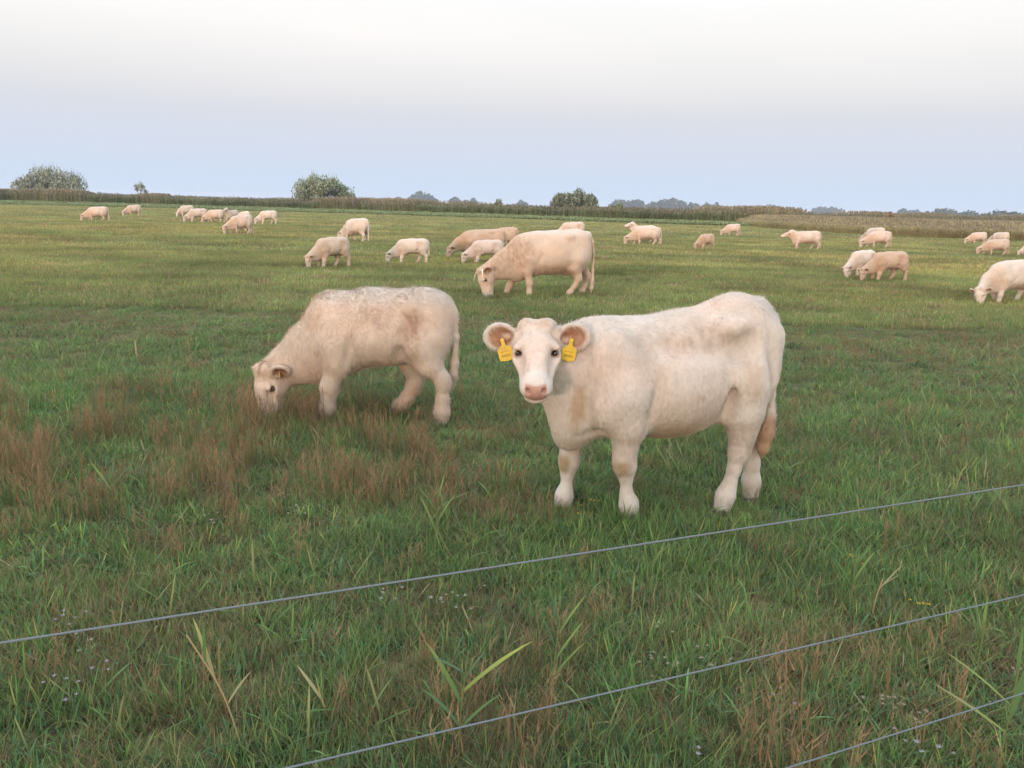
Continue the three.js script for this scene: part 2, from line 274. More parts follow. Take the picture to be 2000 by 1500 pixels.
function skin(prims, cell, color, rough = { a: 0, f: 1 }) {             // surface nets over the field, in blocks
  const lo = [1e9, 1e9, 1e9], hi = [-1e9, -1e9, -1e9];
  for (const p of prims) if (!p.sub) for (let k = 0; k < 3; k++) { lo[k] = Math.min(lo[k], p.c[k] - p.R - .03); hi[k] = Math.max(hi[k], p.c[k] + p.R + .03); }
  const B = 8, nb = lo.map((v, k) => Math.ceil((hi[k] - v) / cell / B)), n = nb.map(v => v * B + 1), f = fieldOf(prims);
  const D = new Float32Array(n[0] * n[1] * n[2]).fill(1), lists = [], br = B * cell * .87;
  const at = (i, j, k) => (k * n[1] + j) * n[0] + i;
  for (let K = 0; K < nb[2]; K++) for (let J = 0; J < nb[1]; J++) for (let I = 0; I < nb[0]; I++) {
    const cx = lo[0] + (I + .5) * B * cell, cy = lo[1] + (J + .5) * B * cell, cz = lo[2] + (K + .5) * B * cell;
    const l = prims.filter(p => Math.hypot(p.c[0] - cx, p.c[1] - cy, p.c[2] - cz) < p.R + br + p.k + 2 * cell);
    lists.push(l); if (!l.length) continue;
    const dc = f(l, cx, cy, cz); if (dc > br * 3 + .05 || dc < -br * 3) { if (dc < 0) for (let k = 0; k < B + 1; k++) for (let j = 0; j < B + 1; j++) for (let i = 0; i < B + 1; i++) D[at(I * B + i, J * B + j, K * B + k)] = -1; continue; }
    for (let k = 0; k < B + 1; k++) for (let j = 0; j < B + 1; j++) for (let i = 0; i < B + 1; i++) { const gi = I * B + i, gj = J * B + j, gk = K * B + k; D[at(gi, gj, gk)] = f(l, lo[0] + gi * cell, lo[1] + gj * cell, lo[2] + gk * cell); }
  }
  const near = (x, y, z) => lists[(clamp((z - lo[2]) / cell / B | 0, 0, nb[2] - 1) * nb[1] + clamp((y - lo[1]) / cell / B | 0, 0, nb[1] - 1)) * nb[0] + clamp((x - lo[0]) / cell / B | 0, 0, nb[0] - 1)];
  const id = new Int32Array(n[0] * n[1] * n[2]).fill(-1), pos = [], idx = [], off = [0, 1, n[0], n[0] + 1, n[0] * n[1], n[0] * n[1] + 1, n[0] * n[1] + n[0], n[0] * n[1] + n[0] + 1];
  const ed = [[0, 1], [2, 3], [4, 5], [6, 7], [0, 2], [1, 3], [4, 6], [5, 7], [0, 4], [1, 5], [2, 6], [3, 7]];
  for (let k = 0; k < n[2] - 1; k++) for (let j = 0; j < n[1] - 1; j++) for (let i = 0; i < n[0] - 1; i++) {
    const b = at(i, j, k); let m = 0; for (let q = 0; q < 8; q++) if (D[b + off[q]] < 0) m |= 1 << q;
    if (m === 0 || m === 255) continue;
    let x = 0, y = 0, z = 0, c = 0;
    for (const [p, q] of ed) { if ((m >> p & 1) === (m >> q & 1)) continue; const a = D[b + off[p]], e = D[b + off[q]], t = a / (a - e); x += (p & 1) + ((q & 1) - (p & 1)) * t; y += (p >> 1 & 1) + ((q >> 1 & 1) - (p >> 1 & 1)) * t; z += (p >> 2) + ((q >> 2) - (p >> 2)) * t; c++; }
    id[b] = pos.length / 3; pos.push(lo[0] + (i + x / c) * cell, lo[1] + (j + y / c) * cell, lo[2] + (k + z / c) * cell);
  }
  const quad = (a, b, c, d, flip) => { if (a < 0 || b < 0 || c < 0 || d < 0) return; flip ? idx.push(a, c, b, a, d, c) : idx.push(a, b, c, a, c, d); };
  for (let k = 1; k < n[2] - 1; k++) for (let j = 1; j < n[1] - 1; j++) for (let i = 1; i < n[0] - 1; i++) {
    const b = at(i, j, k), s = D[b] < 0;
    if (s !== D[b + 1] < 0) quad(id[b], id[b - n[0]], id[b - n[0] - n[0] * n[1]], id[b - n[0] * n[1]], !s);
    if (s !== D[b + n[0]] < 0) quad(id[b], id[b - n[0] * n[1]], id[b - 1 - n[0] * n[1]], id[b - 1], !s);
    if (s !== D[b + n[0] * n[1]] < 0) quad(id[b], id[b - 1], id[b - 1 - n[0]], id[b - n[0]], !s);
  }
  const nor = new Float32Array(pos.length), col = new Float32Array(pos.length), h = cell * .6;
  for (let v = 0; v < pos.length; v += 3) {
    let x = pos[v], y = pos[v + 1], z = pos[v + 2]; const l = near(x, y, z), g = (a, b, c) => f(l, a, b, c);
    let gx = g(x + h, y, z) - g(x - h, y, z), gy = g(x, y + h, z) - g(x, y - h, z), gz = g(x, y, z + h) - g(x, y, z - h), len = Math.hypot(gx, gy, gz) || 1;
    const dd = clamp(g(x, y, z) / (len / (2 * h)), -cell, cell) ; gx /= len; gy /= len; gz /= len;
    let lift = -dd; if (rough.a) lift += rough.a * (noise(x * rough.f, y * rough.f * .55, z * rough.f) + .5 * noise(x * rough.f * 2.3, y * rough.f * 1.4, z * rough.f * 2.3));
    pos[v] = x += gx * lift; pos[v + 1] = y += gy * lift; pos[v + 2] = z += gz * lift;
    if (rough.n) { const q = rough.nf; gx += rough.n * noise(x * q, y * q * .4, z * q); gy += rough.n * noise(x * q + 9, y * q * .4, z * q); gz += rough.n * noise(x * q, y * q * .4 + 7, z * q); len = Math.hypot(gx, gy, gz); gx /= len; gy /= len; gz /= len; }
    nor[v] = gx; nor[v + 1] = gy; nor[v + 2] = gz;
    const c = color([x, y, z], [gx, gy, gz]); col[v] = c[0]; col[v + 1] = c[1]; col[v + 2] = c[2];
  }
  const geo = new THREE.BufferGeometry();
  geo.setAttribute('position', new THREE.Float32BufferAttribute(pos, 3)); geo.setAttribute('normal', new THREE.BufferAttribute(nor, 3)); geo.setAttribute('color', new THREE.BufferAttribute(col, 3)); geo.setIndex(idx);
  return geo;
}
// a head in its own axes: ears are [outward, up, back] directions
function headPrims(o = {}) {
  const ear = o.ear ?? { dir: [-.12, -.10, 1], len: 1, face: [.95, .1, .2] }, list = [
    ell(V(.055, -.012, 0), V(.12, .10, .112), .05), ell(V(.14, -.018, 0), V(.115, .085, .112), .05),
    ell(V(-.004, .040, 0), V(.065, .052, .06), .02), ell(V(-.012, .046, .055), V(.062, .052, .052), .022), ell(V(-.012, .046, -.055), V(.062, .052, .052), .022),
    cone(V(.14, .000, 0), V(.37, -.016, 0), .088, .064, .05), ell(V(.405, -.032, 0), V(.056, .058, .078), .04),
    cone(V(.16, -.03, .062), V(.36, -.045, .040), .05, .034, .04), cone(V(.16, -.03, -.062), V(.36, -.045, -.040), .05, .034, .04),
    cone(V(.06, -.115, 0), V(.36, -.072, 0), .075, .046, .05), ell(V(.10, -.075, .062), V(.11, .08, .05), .03), ell(V(.10, -.075, -.062), V(.11, .08, .05), .03),
    ell(V(.395, -.088, 0), V(.048, .028, .055), .02)];
  for (const s of [-1, 1]) {
    list.push(ell(V(.125, .034, s * .096), V(.050, .022, .030), .022), ell(V(.155, -.030, s * .100), V(.05, .016, .022), .02), cut(ell(V(.150, .001, s * .114), V(.027, .0105, .024), .0), .008), cut(ell(V(.235, .012, s * .088), V(.07, .03, .016), 0), .05), cut(ell(V(.06, .05, s * .125), V(.05, .03, .022), 0), .05));
    list.push(cut(ell(V(.452, -.012, s * .040), V(.022, .015, .012), .0), .010));
  }
  list.push(cut(ell(V(.44, -.070, 0), V(.06, .006, .095), .0), .008));
  return list;
}
function earPrims(side, base, dir, normal, len, wid) {                  // a furry scoop: an outer leaf with a hollow cut from it, in head axes
  const d = new THREE.Vector3(...dir).normalize(), n = new THREE.Vector3(...normal), w = n.clone().cross(d).normalize(), nn = d.clone().cross(w).normalize();
  const own = [ell(V(len * .54, 0, 0), V(len * .5, wid, .030), .02), cut(ell(V(len * .56, 0, .034), V(len * .40, wid * .78, .036), 0), .014), cut(ell(V(len * .35, -wid * .1, .02), V(len * .22, wid * .4, .028), 0), .012)];
  const f = inFrame(own, base, [d.x, d.y, d.z], [w.x, w.y, w.z]);        // x along the ear, y across it, z = out of its hollow
  return { frame: f, prims: [cone(base, V(base[0] + d.x * len * .25, base[1] + d.y * len * .25, base[2] + d.z * len * .25), .034, .030, .03), ...f.prims] };
}
const coat = new THREE.MeshPhysicalMaterial({ vertexColors: true, roughness: .95, specularIntensity: .25, sheen: .25, sheenColor: new THREE.Color(1, .95, .88), sheenRoughness: .8 });
const hairMat = new THREE.MeshStandardMaterial({ roughness: .9, side: THREE.DoubleSide });
const eyeMat = new THREE.MeshPhysicalMaterial({ color: new THREE.Color(.012, .008, .006), roughness: .12, clearcoat: .6 });
const hoofMat = new THREE.MeshStandardMaterial({ color: new THREE.Color(.13, .10, .075), roughness: .6 });
const hornMat = new THREE.MeshStandardMaterial({ color: new THREE.Color(.62, .55, .44), roughness: .5 });
const hoofGeo = (() => {
  const half = s => { const g = new THREE.CylinderGeometry(.027, .036, .07, 10, 3); g.scale(1.25, 1, .78); const p = g.attributes.position; for (let i = 0; i < p.count; i++) p.setX(i, p.getX(i) + (.035 - p.getY(i)) * .35); g.translate(0, .035, s * .029); return g; };
  const g = mergeGeometries([half(-1), half(1)]); g.computeVertexNormals(); return g;
})();
const hairGeo = (() => { const g = new THREE.BufferGeometry(); g.setAttribute('position', new THREE.Float32BufferAttribute([-.5, 0, 0, .5, 0, 0, .32, .55, .1, -.32, .55, .1, 0, 1, .32], 3)); g.setIndex([0, 1, 2, 0, 2, 3, 3, 2, 4]); g.computeVertexNormals(); return g; })();
function fur(geo, parent, seed, count, len, wid, keep, mottle = .3, name = 'coat_hair') {
  const r = rng(seed), p = geo.attributes.position, n = geo.attributes.normal, c = geo.attributes.color, mats = [], cols = [], N = new THREE.Vector3(), D = new THREE.Vector3(), S = new THREE.Vector3(), T = new THREE.Vector3();
  for (let t = 0; t < count; t++) {
    const i = r() * p.count | 0, k = keep([p.getX(i), p.getY(i), p.getZ(i)]); if (r() > k.d) continue;
    N.set(n.getX(i), n.getY(i), n.getZ(i)); D.set(-.55, -.8, 0).addScaledVector(N, -N.dot(D.set(-.55, -.8, 0))); D.multiplyScalar(.9);
    D.x += .35 * (r() - .5) + .5 * noise(p.getX(i) * 9, p.getY(i) * 9, p.getZ(i) * 9); D.y += .35 * (r() - .5) + .5 * noise(p.getX(i) * 9 + 4, p.getY(i) * 9, p.getZ(i) * 9); D.z += .35 * (r() - .5);
    D.addScaledVector(N, .35 + .3 * r() + (k.up ?? 0)).normalize(); S.crossVectors(D, N).normalize(); T.crossVectors(S, D);
    const l = len * (.5 + .8 * r()) * k.l, w = wid * (.7 + .6 * r());
    mats.push(new THREE.Matrix4().makeBasis(S.clone().multiplyScalar(w), D.clone().multiplyScalar(l), T.clone().multiplyScalar(-l * .6)).setPosition(p.getX(i) - N.x * .002 + (r() - .5) * .006, p.getY(i) - N.y * .002 + (r() - .5) * .006, p.getZ(i) - N.z * .002 + (r() - .5) * .006));
    const v = 1 + (r() - .45) * mottle; cols.push([c.getX(i) * v, c.getY(i) * v, c.getZ(i) * v]);
  }
  const m = new THREE.InstancedMesh(hairGeo, hairMat, mats.length); mats.forEach((q, i) => { m.setMatrixAt(i, q); m.setColorAt(i, new THREE.Color().setRGB(...cols[i])); });
  m.name = name; m.userData.kind = 'stuff'; parent.add(m); return m;
}
const blot = (p, c, r, s = .6) => { const d = Math.hypot((p[0] - c[0]) / r[0], (p[1] - c[1]) / r[1], (p[2] - c[2]) / (r[2] ?? 9)); return 1 - sstep(s * .5, 1, d + .55 * fbm(p[0] * 14, p[1] * 14, p[2] * 14, 3)); };
const CREAM = [.435, .372, .318], WHITE = [.49, .455, .415], TAN = [.34, .24, .15], PINK = [.37, .215, .175], EARIN = [.29, .165, .10], RUST = [.26, .085, .04];
function headColor(c, q, o = {}) {                                     // q in head axes
  if (q[0] > .33) c = mix3(c, WHITE, .8 * sstep(.33, .37, q[0]));
  const nose = sstep(.415, .432, q[0] + .10 * Math.max(0, -q[1] - .03)) * (1 - sstep(.049, .059, Math.abs(q[2]))) * (1 - sstep(.012, .024, q[1])) * sstep(-.078, -.066, q[1]);
  c = mix3(c, PINK, nose);
  for (const s of [-1, 1]) { c = mix3(c, [.10, .05, .035], .9 * (1 - sstep(.6, 1.2, Math.hypot((q[0] - .452) / .02, (q[1] + .012) / .014, (q[2] - s * .040) / .012)))); c = mix3(c, [.22, .13, .09], .85 * (1 - sstep(.7, 1.25, Math.hypot((q[0] - .150) / .036, (q[1] - .002) / .019, (q[2] - s * .108) / .04)))); }
  c = mix3(c, [.30, .17, .13], .7 * (1 - sstep(.5, 1, Math.abs(q[1] + .070) / .012)) * sstep(.37, .40, q[0]));
  c = mix3(c, [.30, .25, .20], .45 * clamp(3 * fbm(q[0] * 12, q[1] * 30, q[2] * 30 + 8)) * sstep(.18, .26, q[0]) * sstep(.40, .34, q[0]));
  for (const s of [-1, 1]) c = mix3(c, [.26, .16, .11], .55 * (1 - sstep(.4, 1, Math.hypot((q[0] - .19) / .035, (q[1] - .012) / .03, (q[2] - s * .092) / .018))));
  c = mix3(c, TAN, .6 * clamp(.35 + 1.8 * fbm(q[0] * 16, q[1] * 16, q[2] * 16 + 3)) * sstep(.13, .0, q[0]) * sstep(-.03, .03, q[1]));
  return c;
}
function earColor(c, e, len, wid) {                                    // e in ear axes
  const inside = sstep(-.012, .004, e[2]) * (1 - sstep(.62, .92, Math.hypot((e[0] - len * .52) / (len * .46), e[1] / wid)));
  if (e[0] < len * .02 || e[0] > len * 1.06 || Math.abs(e[1]) > wid * 1.1 || Math.abs(e[2]) > .045) return c;
  c = mix3(c, EARIN, inside); c = mix3(c, RUST, inside * (1 - sstep(.3, 1, Math.hypot((e[0] - len * .45) / (len * .30), (e[1] - wid * .05) / (wid * .6)))) * .9);
  return c;
}
function eyes(frame, parent, r = .0146) { for (const s of [-1, 1]) { const g = new THREE.SphereGeometry(r, 14, 10); const m = part('eye', g, eyeMat, parent); m.position.set(...frame.toBody([.150, .001, s * .0975])); } }
function hoof(parent, p, turn = 0) { const m = part('hoof', hoofGeo, hoofMat, parent); m.position.set(p[0], p[1], p[2]); m.rotation.y = turn; return m; }

// ---- young beast looking at the camera
const tagMat = new THREE.MeshStandardMaterial({ color: new THREE.Color(.55, .385, .03), roughness: .45 });
function tagPrint(seed) {
  const cv = document.createElement('canvas'); cv.width = 256; cv.height = 256; const x = cv.getContext('2d');
  x.fillStyle = 'rgb(198,166,50)'; x.fillRect(0, 0, 256, 256); x.fillStyle = 'rgb(112,86,14)'; x.textAlign = 'center';
  x.font = 'bold 40px sans-serif'; x.fillText('DE 01 357', 128, 70); x.font = 'bold 88px sans-serif'; x.fillText(seed, 128, 190);
  const t = new THREE.CanvasTexture(cv); t.colorSpace = THREE.SRGBColorSpace; return t;
}
function earTag(parent, at, tilt, yaw, text, size = 1) {
  const s = new THREE.Shape(); s.moveTo(-.0055, .0); s.lineTo(-.007, -.022); s.lineTo(-.026, -.036); s.quadraticCurveTo(-.0285, -.038, -.0285, -.043); s.lineTo(-.0275, -.084); s.quadraticCurveTo(0, -.096, .0275, -.084); s.lineTo(.0285, -.043); s.quadraticCurveTo(.0285, -.038, .026, -.036); s.lineTo(.007, -.022); s.lineTo(.0055, .0); s.quadraticCurveTo(0, .008, -.0055, 0);
  const g = new THREE.Group(); g.name = 'ear_tag'; parent.add(g); g.scale.set(1.32 * size, 1.22 * size, 1.2); g.position.set(...at); g.rotation.set(0, yaw, tilt, 'YXZ');
  part('tag_plate', new THREE.ExtrudeGeometry(s, { depth: .002, bevelEnabled: true, bevelSize: .001, bevelThickness: .0008, bevelSegments: 2 }), tagMat, g);
  const b = part('tag_print', new THREE.PlaneGeometry(.048, .044), new THREE.MeshStandardMaterial({ map: tagPrint(text), roughness: .5 }), g); b.position.set(0, -.062, .0033);
  const st = new THREE.CylinderGeometry(.008, .008, .006, 14); st.rotateX(Math.PI / 2); const k = part('tag_stud', st, tagMat, g); k.position.set(0, .001, .004);
}
{
  const base = spot(1290, 995), th = 18, a = Math.PI + th * R;
  // the head: eyes' midpoint seen at (1048, 693), 4.22 m ahead; it looks at the camera with the muzzle lowered
  const toL = v => { const dx = v[0], dz = v[2]; return [dx * Math.cos(a) - dz * Math.sin(a), v[1], dx * Math.sin(a) + dz * Math.cos(a)]; };
  const er = ray(1048, 693), em = [er[0] * 4.22 / -er[2] - base[0], EYE + er[1] * 4.22 / -er[2] + .022, -4.22 - base[2]], pitch = 27 * R;
  const X = toL([-.02, -Math.sin(pitch), Math.cos(pitch)]), Y = toL([-.045, Math.cos(pitch), Math.sin(pitch)]);
  const E = toL(em), hs = .97, o = [E[0] - X[0] * .155 * hs, E[1] - X[1] * .155 * hs - Y[1] * .02, E[2] - X[2] * .155 * hs];
  const EL = .185, EW = .077, eR = earPrims(1, V(.02, .012, .098), [-.05, -.03, 1], [.80, .50, .25], EL, EW), eL = earPrims(-1, V(.02, .012, -.098), [-.05, -.03, -1], [.80, .50, -.35], EL, EW);
  const H = inFrame([...headPrims(), ...eR.prims, ...eL.prims], o, X, Y, hs);
  const nape = H.toBody([.01, -.065, 0]), throat = H.toBody([.05, -.12, 0]);
  const prims = [
    ell(V(-.04, .80, 0), V(.50, .325, .262), .05, -.09), ell(V(.02, .735, 0), V(.33, .262, .283), .12, -.12), ell(V(.355, .785, 0), V(.27, .325, .185), .10),
    cone(V(.50, 1.035, 0), V(.22, .995, 0), .070, .075, .12), cone(V(.22, .995, 0), V(-.38, 1.132, 0), .075, .090, .14),
    ell(V(-.405, .93, 0), V(.245, .30, .212), .11), ell(V(-.44, 1.075, 0), V(.18, .125, .145), .10),
    ell(V(.565, .62, 0), V(.14, .18, .125), .09), ell(V(.575, .465, .01), V(.095, .075, .06), .06),
    ell(V(.37, .83, -.150), V(.15, .26, .085), .06, -.28), ell(V(.37, .83, .150), V(.15, .26, .085), .06, -.28), ell(V(.445, .67, -.165), V(.105, .12, .075), .05), ell(V(.445, .67, .165), V(.105, .12, .075), .05),
    ell(V(-.425, .84, -.125), V(.195, .25, .108), .08, .12), ell(V(-.45, .84, .125), V(.19, .25, .108), .08, .12),
    ell(V(-.27, 1.085, -.185), V(.085, .045, .040), .09), ell(V(-.27, 1.085, .185), V(.085, .045, .040), .09), ell(V(-.565, 1.02, -.12), V(.065, .07, .05), .07), ell(V(-.565, 1.02, .12), V(.065, .07, .05), .07),
    cone(V(.42, .88, 0), nape, .19, .112, .10, .70), cone(V(.44, .72, -.01), throat, .185, .085, .10, .66), cone(V(.56, .93, 0), nape, .07, .07, .10), cone(V(.60, .58, -.02), throat, .085, .05, .08, .6),
    ...chain([V(.35, .72, -.175).concat(.118), V(.318, .57, -.168).concat(.092), V(.322, .43, -.155).concat(.060), V(.322, .375, -.15).concat(.052), V(.318, .33, -.15).concat(.054), V(.304, .255, -.15).concat(.026), V(.297, .175, -.15).concat(.027), V(.280, .11, -.15).concat(.045), V(.272, .05, -.15).concat(.048)], .045, .10),
    ...chain([V(.44, .68, .155).concat(.115), V(.52, .46, .145).concat(.074), V(.525, .34, .132).concat(.049), V(.532, .28, .13).concat(.050), V(.539, .205, .13).concat(.025), V(.543, .135, .13).concat(.026), V(.553, .08, .13).concat(.043), V(.562, .03, .13).concat(.046)], .045, .10),
    ...chain([V(-.385, .76, -.160).concat(.145), V(-.385, .61, -.165).concat(.112), V(-.398, .49, -.158).concat(.074), V(-.403, .42, -.152).concat(.056), V(-.392, .36, -.15).concat(.051), V(-.370, .26, -.15).concat(.031), V(-.352, .18, -.15).concat(.031), V(-.330, .11, -.15).concat(.047), V(-.312, .04, -.15).concat(.049)], .045, .10),
    cone(V(-.445, .455, -.152), V(-.40, .38, -.152), .026, .046, .03),
    ...chain([V(-.50, .76, .155).concat(.14), V(-.555, .55, .14).concat(.088), V(-.640, .42, .11).concat(.058), V(-.648, .36, .105).concat(.056), V(-.658, .20, .10).concat(.044), V(-.665, .09, .10).concat(.052), V(-.668, .01, .10).concat(.050)], .035, .10),
    cut(ell(V(-.258, .66, -.232), V(.024, .10, .04), 0, .1), .06), cut(ell(V(.213, .70, -.270), V(.014, .19, .02), 0, .18), .05), cut(ell(V(.05, .99, -.235), V(.20, .03, .03), 0, .12), .09), cut(ell(V(-.33, .98, -.245), V(.05, .07, .03), 0, .5), .08), cut(ell(V(-.52, .80, -.245), V(.02, .20, .025), 0, -.1), .07), cut(ell(V(.585, .70, -.172), V(.02, .17, .02), 0, -.12), .06), cut(ell(V(.535, .50, -.128), V(.09, .012, .018), 0, -.35), .045),
    ...chain([V(-.55, 1.185, 0).concat(.042), V(-.635, 1.09, -.01).concat(.034), V(-.672, .93, -.01).concat(.026), V(-.668, .66, -.01).concat(.024)], .03, .05),
    ...chain([V(-.668, .66, -.01).concat(.024), V(-.672, .53, -.01).concat(.034), V(-.662, .42, -.01).concat(.042), V(-.650, .33, -.01).concat(.030), V(-.645, .27, -.01).concat(.008)], .03, .03), ...H.prims];
  const color = (p, n) => {
    const q = H.toLocal(...p), N = fbm(p[0] * 3.2, p[1] * 3.2, p[2] * 3.2), F = fbm(p[0] * 22, p[1] * 10, p[2] * 22, 3);
    let c = mix3(CREAM, WHITE, clamp(.5 + 1.1 * N + .35 * sstep(.35, .2, p[1])));
    c = mix3(c, [.58, .40, .31], .45 * clamp(.1 + 2 * fbm(p[0] * 2.1 + 5, p[1] * 2.1, p[2] * 2)) * sstep(.45, .7, p[1]));
    c = mix3(c, [.28, .225, .18], .6 * blot(p, [-.06, 1.03, -.2], [.36, .12]) * clamp(.55 + 2.2 * F) + .28 * blot(p, [.26, .96, -.2], [.11, .16]));
    c = mix3(c, TAN, .75 * blot(p, [.04, .50, -.2], [.22, .12]) + .35 * blot(p, [-.03, .73, -.25], [.05, .04]) + .4 * blot(p, [-.36, .82, -.2], [.09, .16]));
    c = mix3(c, TAN, .8 * blot(p, [.60, .66, -.14], [.06, .17]) + .35 * blot(p, [.58, .45, -.05], [.14, .05]));  // first patch is the shade of the neck fold, painted in tan
    c = mix3(c, [.25, .175, .09], .85 * blot(p, [.352, .335, -.15], [.06, .07, .3]) + .85 * blot(p, [.575, .29, .10], [.045, .075, .3]) + .4 * blot(p, [-.43, .40, -.15], [.05, .06, .3]));
    if (p[0] < -.60 && p[1] < .60 && p[2] > -.07 && p[2] < .036) c = mix3(c, [.33, .22, .145], sstep(.60, .46, p[1]) * sstep(.02, -.0, Math.abs(p[2] + .01) - .05));
    c = mix3(c, [.20, .15, .10], .85 * sstep(.11, .03, p[1]) * clamp(.45 + 2.6 * F));  // dirt on the feet, with grass shade painted in along with it
    if (q[0] > -.1 && q[0] < .5 && Math.abs(q[2]) < .14 && Math.abs(q[1]) < .2) c = headColor(c, q);
    for (const e of [eR, eL]) c = earColor(c, e.frame.toLocal(...q), EL, EW);
    const v = 1 + .10 * F; return [c[0] * v, c[1] * v, c[2] * v];
  };
  const g = new THREE.Group(); g.position.set(base[0], 0, base[2]); g.rotation.y = a;
  const geo = skin(prims, .0068, color, { a: .0026, f: 34, n: .30, nf: 80 });
  part('body', geo, coat, g);
  fur(geo, g, 301, 120000, .016, .0016, p => { const q = H.toLocal(...p), onHead = q[0] > .02 && q[0] < .5 && Math.abs(q[2]) < .13 && Math.abs(q[1]) < .17; if (onHead && (q[0] > .33 || (Math.abs(q[2]) > .085 && q[0] > .13 && q[0] < .2 && Math.abs(q[1]) < .05))) return { d: 0, l: 0 }; if (onHead) return { d: .8, l: .5 }; if (Math.abs(q[2]) > .11 && Math.abs(q[2]) < .3 && Math.abs(q[1]) < .11 && q[0] > -.1 && q[0] < .12) return { d: 1, l: 1.5 }; return { d: .85, l: p[1] < .42 ? .38 : p[1] > 1.12 && p[0] < -.46 ? 1.35 : p[1] > 1.05 ? .9 : p[0] < -.6 && p[1] < .62 && p[1] > .25 ? 1.3 : .75, up: .45 * sstep(1.10, 1.2, p[1]) * sstep(-.44, -.56, p[0]) }; });
  eyes(H, g);
  for (const p of [[.268, -.012, -.15], [.560, -.012, .13], [-.318, -.005, -.15], [-.672, -.06, .10]]) hoof(g, p).scale.setScalar(.92);
  // the tags hang in front of the ears, facing the camera as the head does
  for (const [s, e, tl] of [[1, eR, .28], [-1, eL, -.17]]) { const at = H.toBody(e.frame.toBody([EL * .46, s * .004, .022])); at[1] -= .012; earTag(g, at, tl, -a + (s > 0 ? -.1 : .1), '9083'); }
  tag(put(g, 'calf'), 'creamy white calf standing broadside, looking at the camera, yellow tags in both ears', 'calf');
}

// ---- generic builder for the other cattle
function dirL(a) { return v => [v[0] * Math.cos(a) - v[2] * Math.sin(a), v[1], v[0] * Math.sin(a) + v[2] * Math.cos(a)]; }
const leg = (...j) => chain(j.map(q => q.slice(0, 4)), .045, .10);
function calfSpec(o, X, Y, s = .93) {
  const EL = .165, EW = .068, eR = earPrims(1, V(.02, .012, .098), [-.25, -.25, 1], [.75, .55, .3], EL, EW), eL = earPrims(-1, V(.02, .012, -.098), [-.30, -.30, -1], [.80, .45, -.3], EL, EW);
  const H = inFrame([...headPrims(), ...eR.prims, ...eL.prims], o, X, Y, s), nape = H.toBody([-.0, -.03, 0]), throat = H.toBody([.06, -.12, 0]);
  const prims = [
    ell(V(-.01, .775, 0), V(.47, .295, .24), .05, -.05), ell(V(.05, .71, 0), V(.33, .235, .255), .12, -.10), ell(V(.34, .69, 0), V(.25, .32, .185), .12),
    cone(V(.44, .90, 0), V(.10, .95, 0), .085, .085, .14), cone(V(.10, .95, 0), V(-.33, .985, 0), .085, .09, .14),
    ell(V(-.34, .80, 0), V(.235, .275, .20), .12), ell(V(-.38, .93, 0), V(.17, .13, .15), .1),
    ell(V(.50, .53, 0), V(.13, .18, .115), .1), ell(V(.36, .72, -.13), V(.15, .25, .08), .08, -.2), ell(V(.36, .72, .13), V(.15, .25, .08), .08, -.2),
    ell(V(-.36, .70, -.11), V(.19, .23, .105), .07, .1), ell(V(-.33, .70, .11), V(.185, .23, .105), .07, .1), ell(V(-.22, .97, -.15), V(.08, .05, .04), .1), ell(V(-.22, .97, .15), V(.08, .05, .04), .1),
    ...chain([[.40, .78, 0, .21], [.62, .60, 0, .165], [...nape, .115]], .06, .14, .72), ...chain([[.46, .55, 0, .19], [.62, .42, 0, .13], [...throat, .08]], .06, .12, .68), cone(V(.56, .40, 0), V(.60, .46, 0), .09, .06, .06, .5),
    ...leg([.36, .62, -.145, .11], [.328, .48, -.145, .09], [.385, .32, -.14, .066], [.402, .27, -.14, .066], [.415, .18, -.14, .048], [.425, .10, -.14, .056], [.435, .03, -.14, .052]),
    ...leg([.38, .60, .14, .10], [.42, .42, .135, .072], [.455, .28, .13, .056], [.47, .24, .13, .054], [.49, .15, .13, .04], [.50, .08, .13, .048], [.51, .03, .13, .05]),
    ...leg([-.345, .66, -.145, .135], [-.40, .50, -.15, .088], [-.495, .40, -.145, .056], [-.508, .35, -.14, .053], [-.502, .22, -.14, .044], [-.497, .12, -.14, .054], [-.49, .03, -.14, .052]),
    ...leg([-.28, .60, .14, .13], [-.20, .45, .13, .095], [-.235, .32, .125, .060], [-.215, .26, .12, .055], [-.155, .15, .12, .044], [-.10, .07, .12, .052], [-.07, .02, .12, .05]),
    cut(ell(V(-.17, .56, -.215), V(.03, .085, .04), 0, .2), .06), cut(ell(V(.22, .58, -.25), V(.016, .13, .02), 0, .2), .05),
    ...chain([[-.47, 1.0, 0, .05], [-.545, .90, -.01, .038], [-.575, .72, -.015, .028], [-.572, .50, -.015, .028], [-.56, .40, -.015, .035], [-.555, .28, -.015, .008]], .03, .06), ...H.prims];
  return { prims, H, ears: [[eR, EL, EW], [eL, EL, EW]], hooves: [[.44, 0, -.14], [.515, 0, .13], [-.485, 0, -.14], [-.065, 0, .12]] };
}
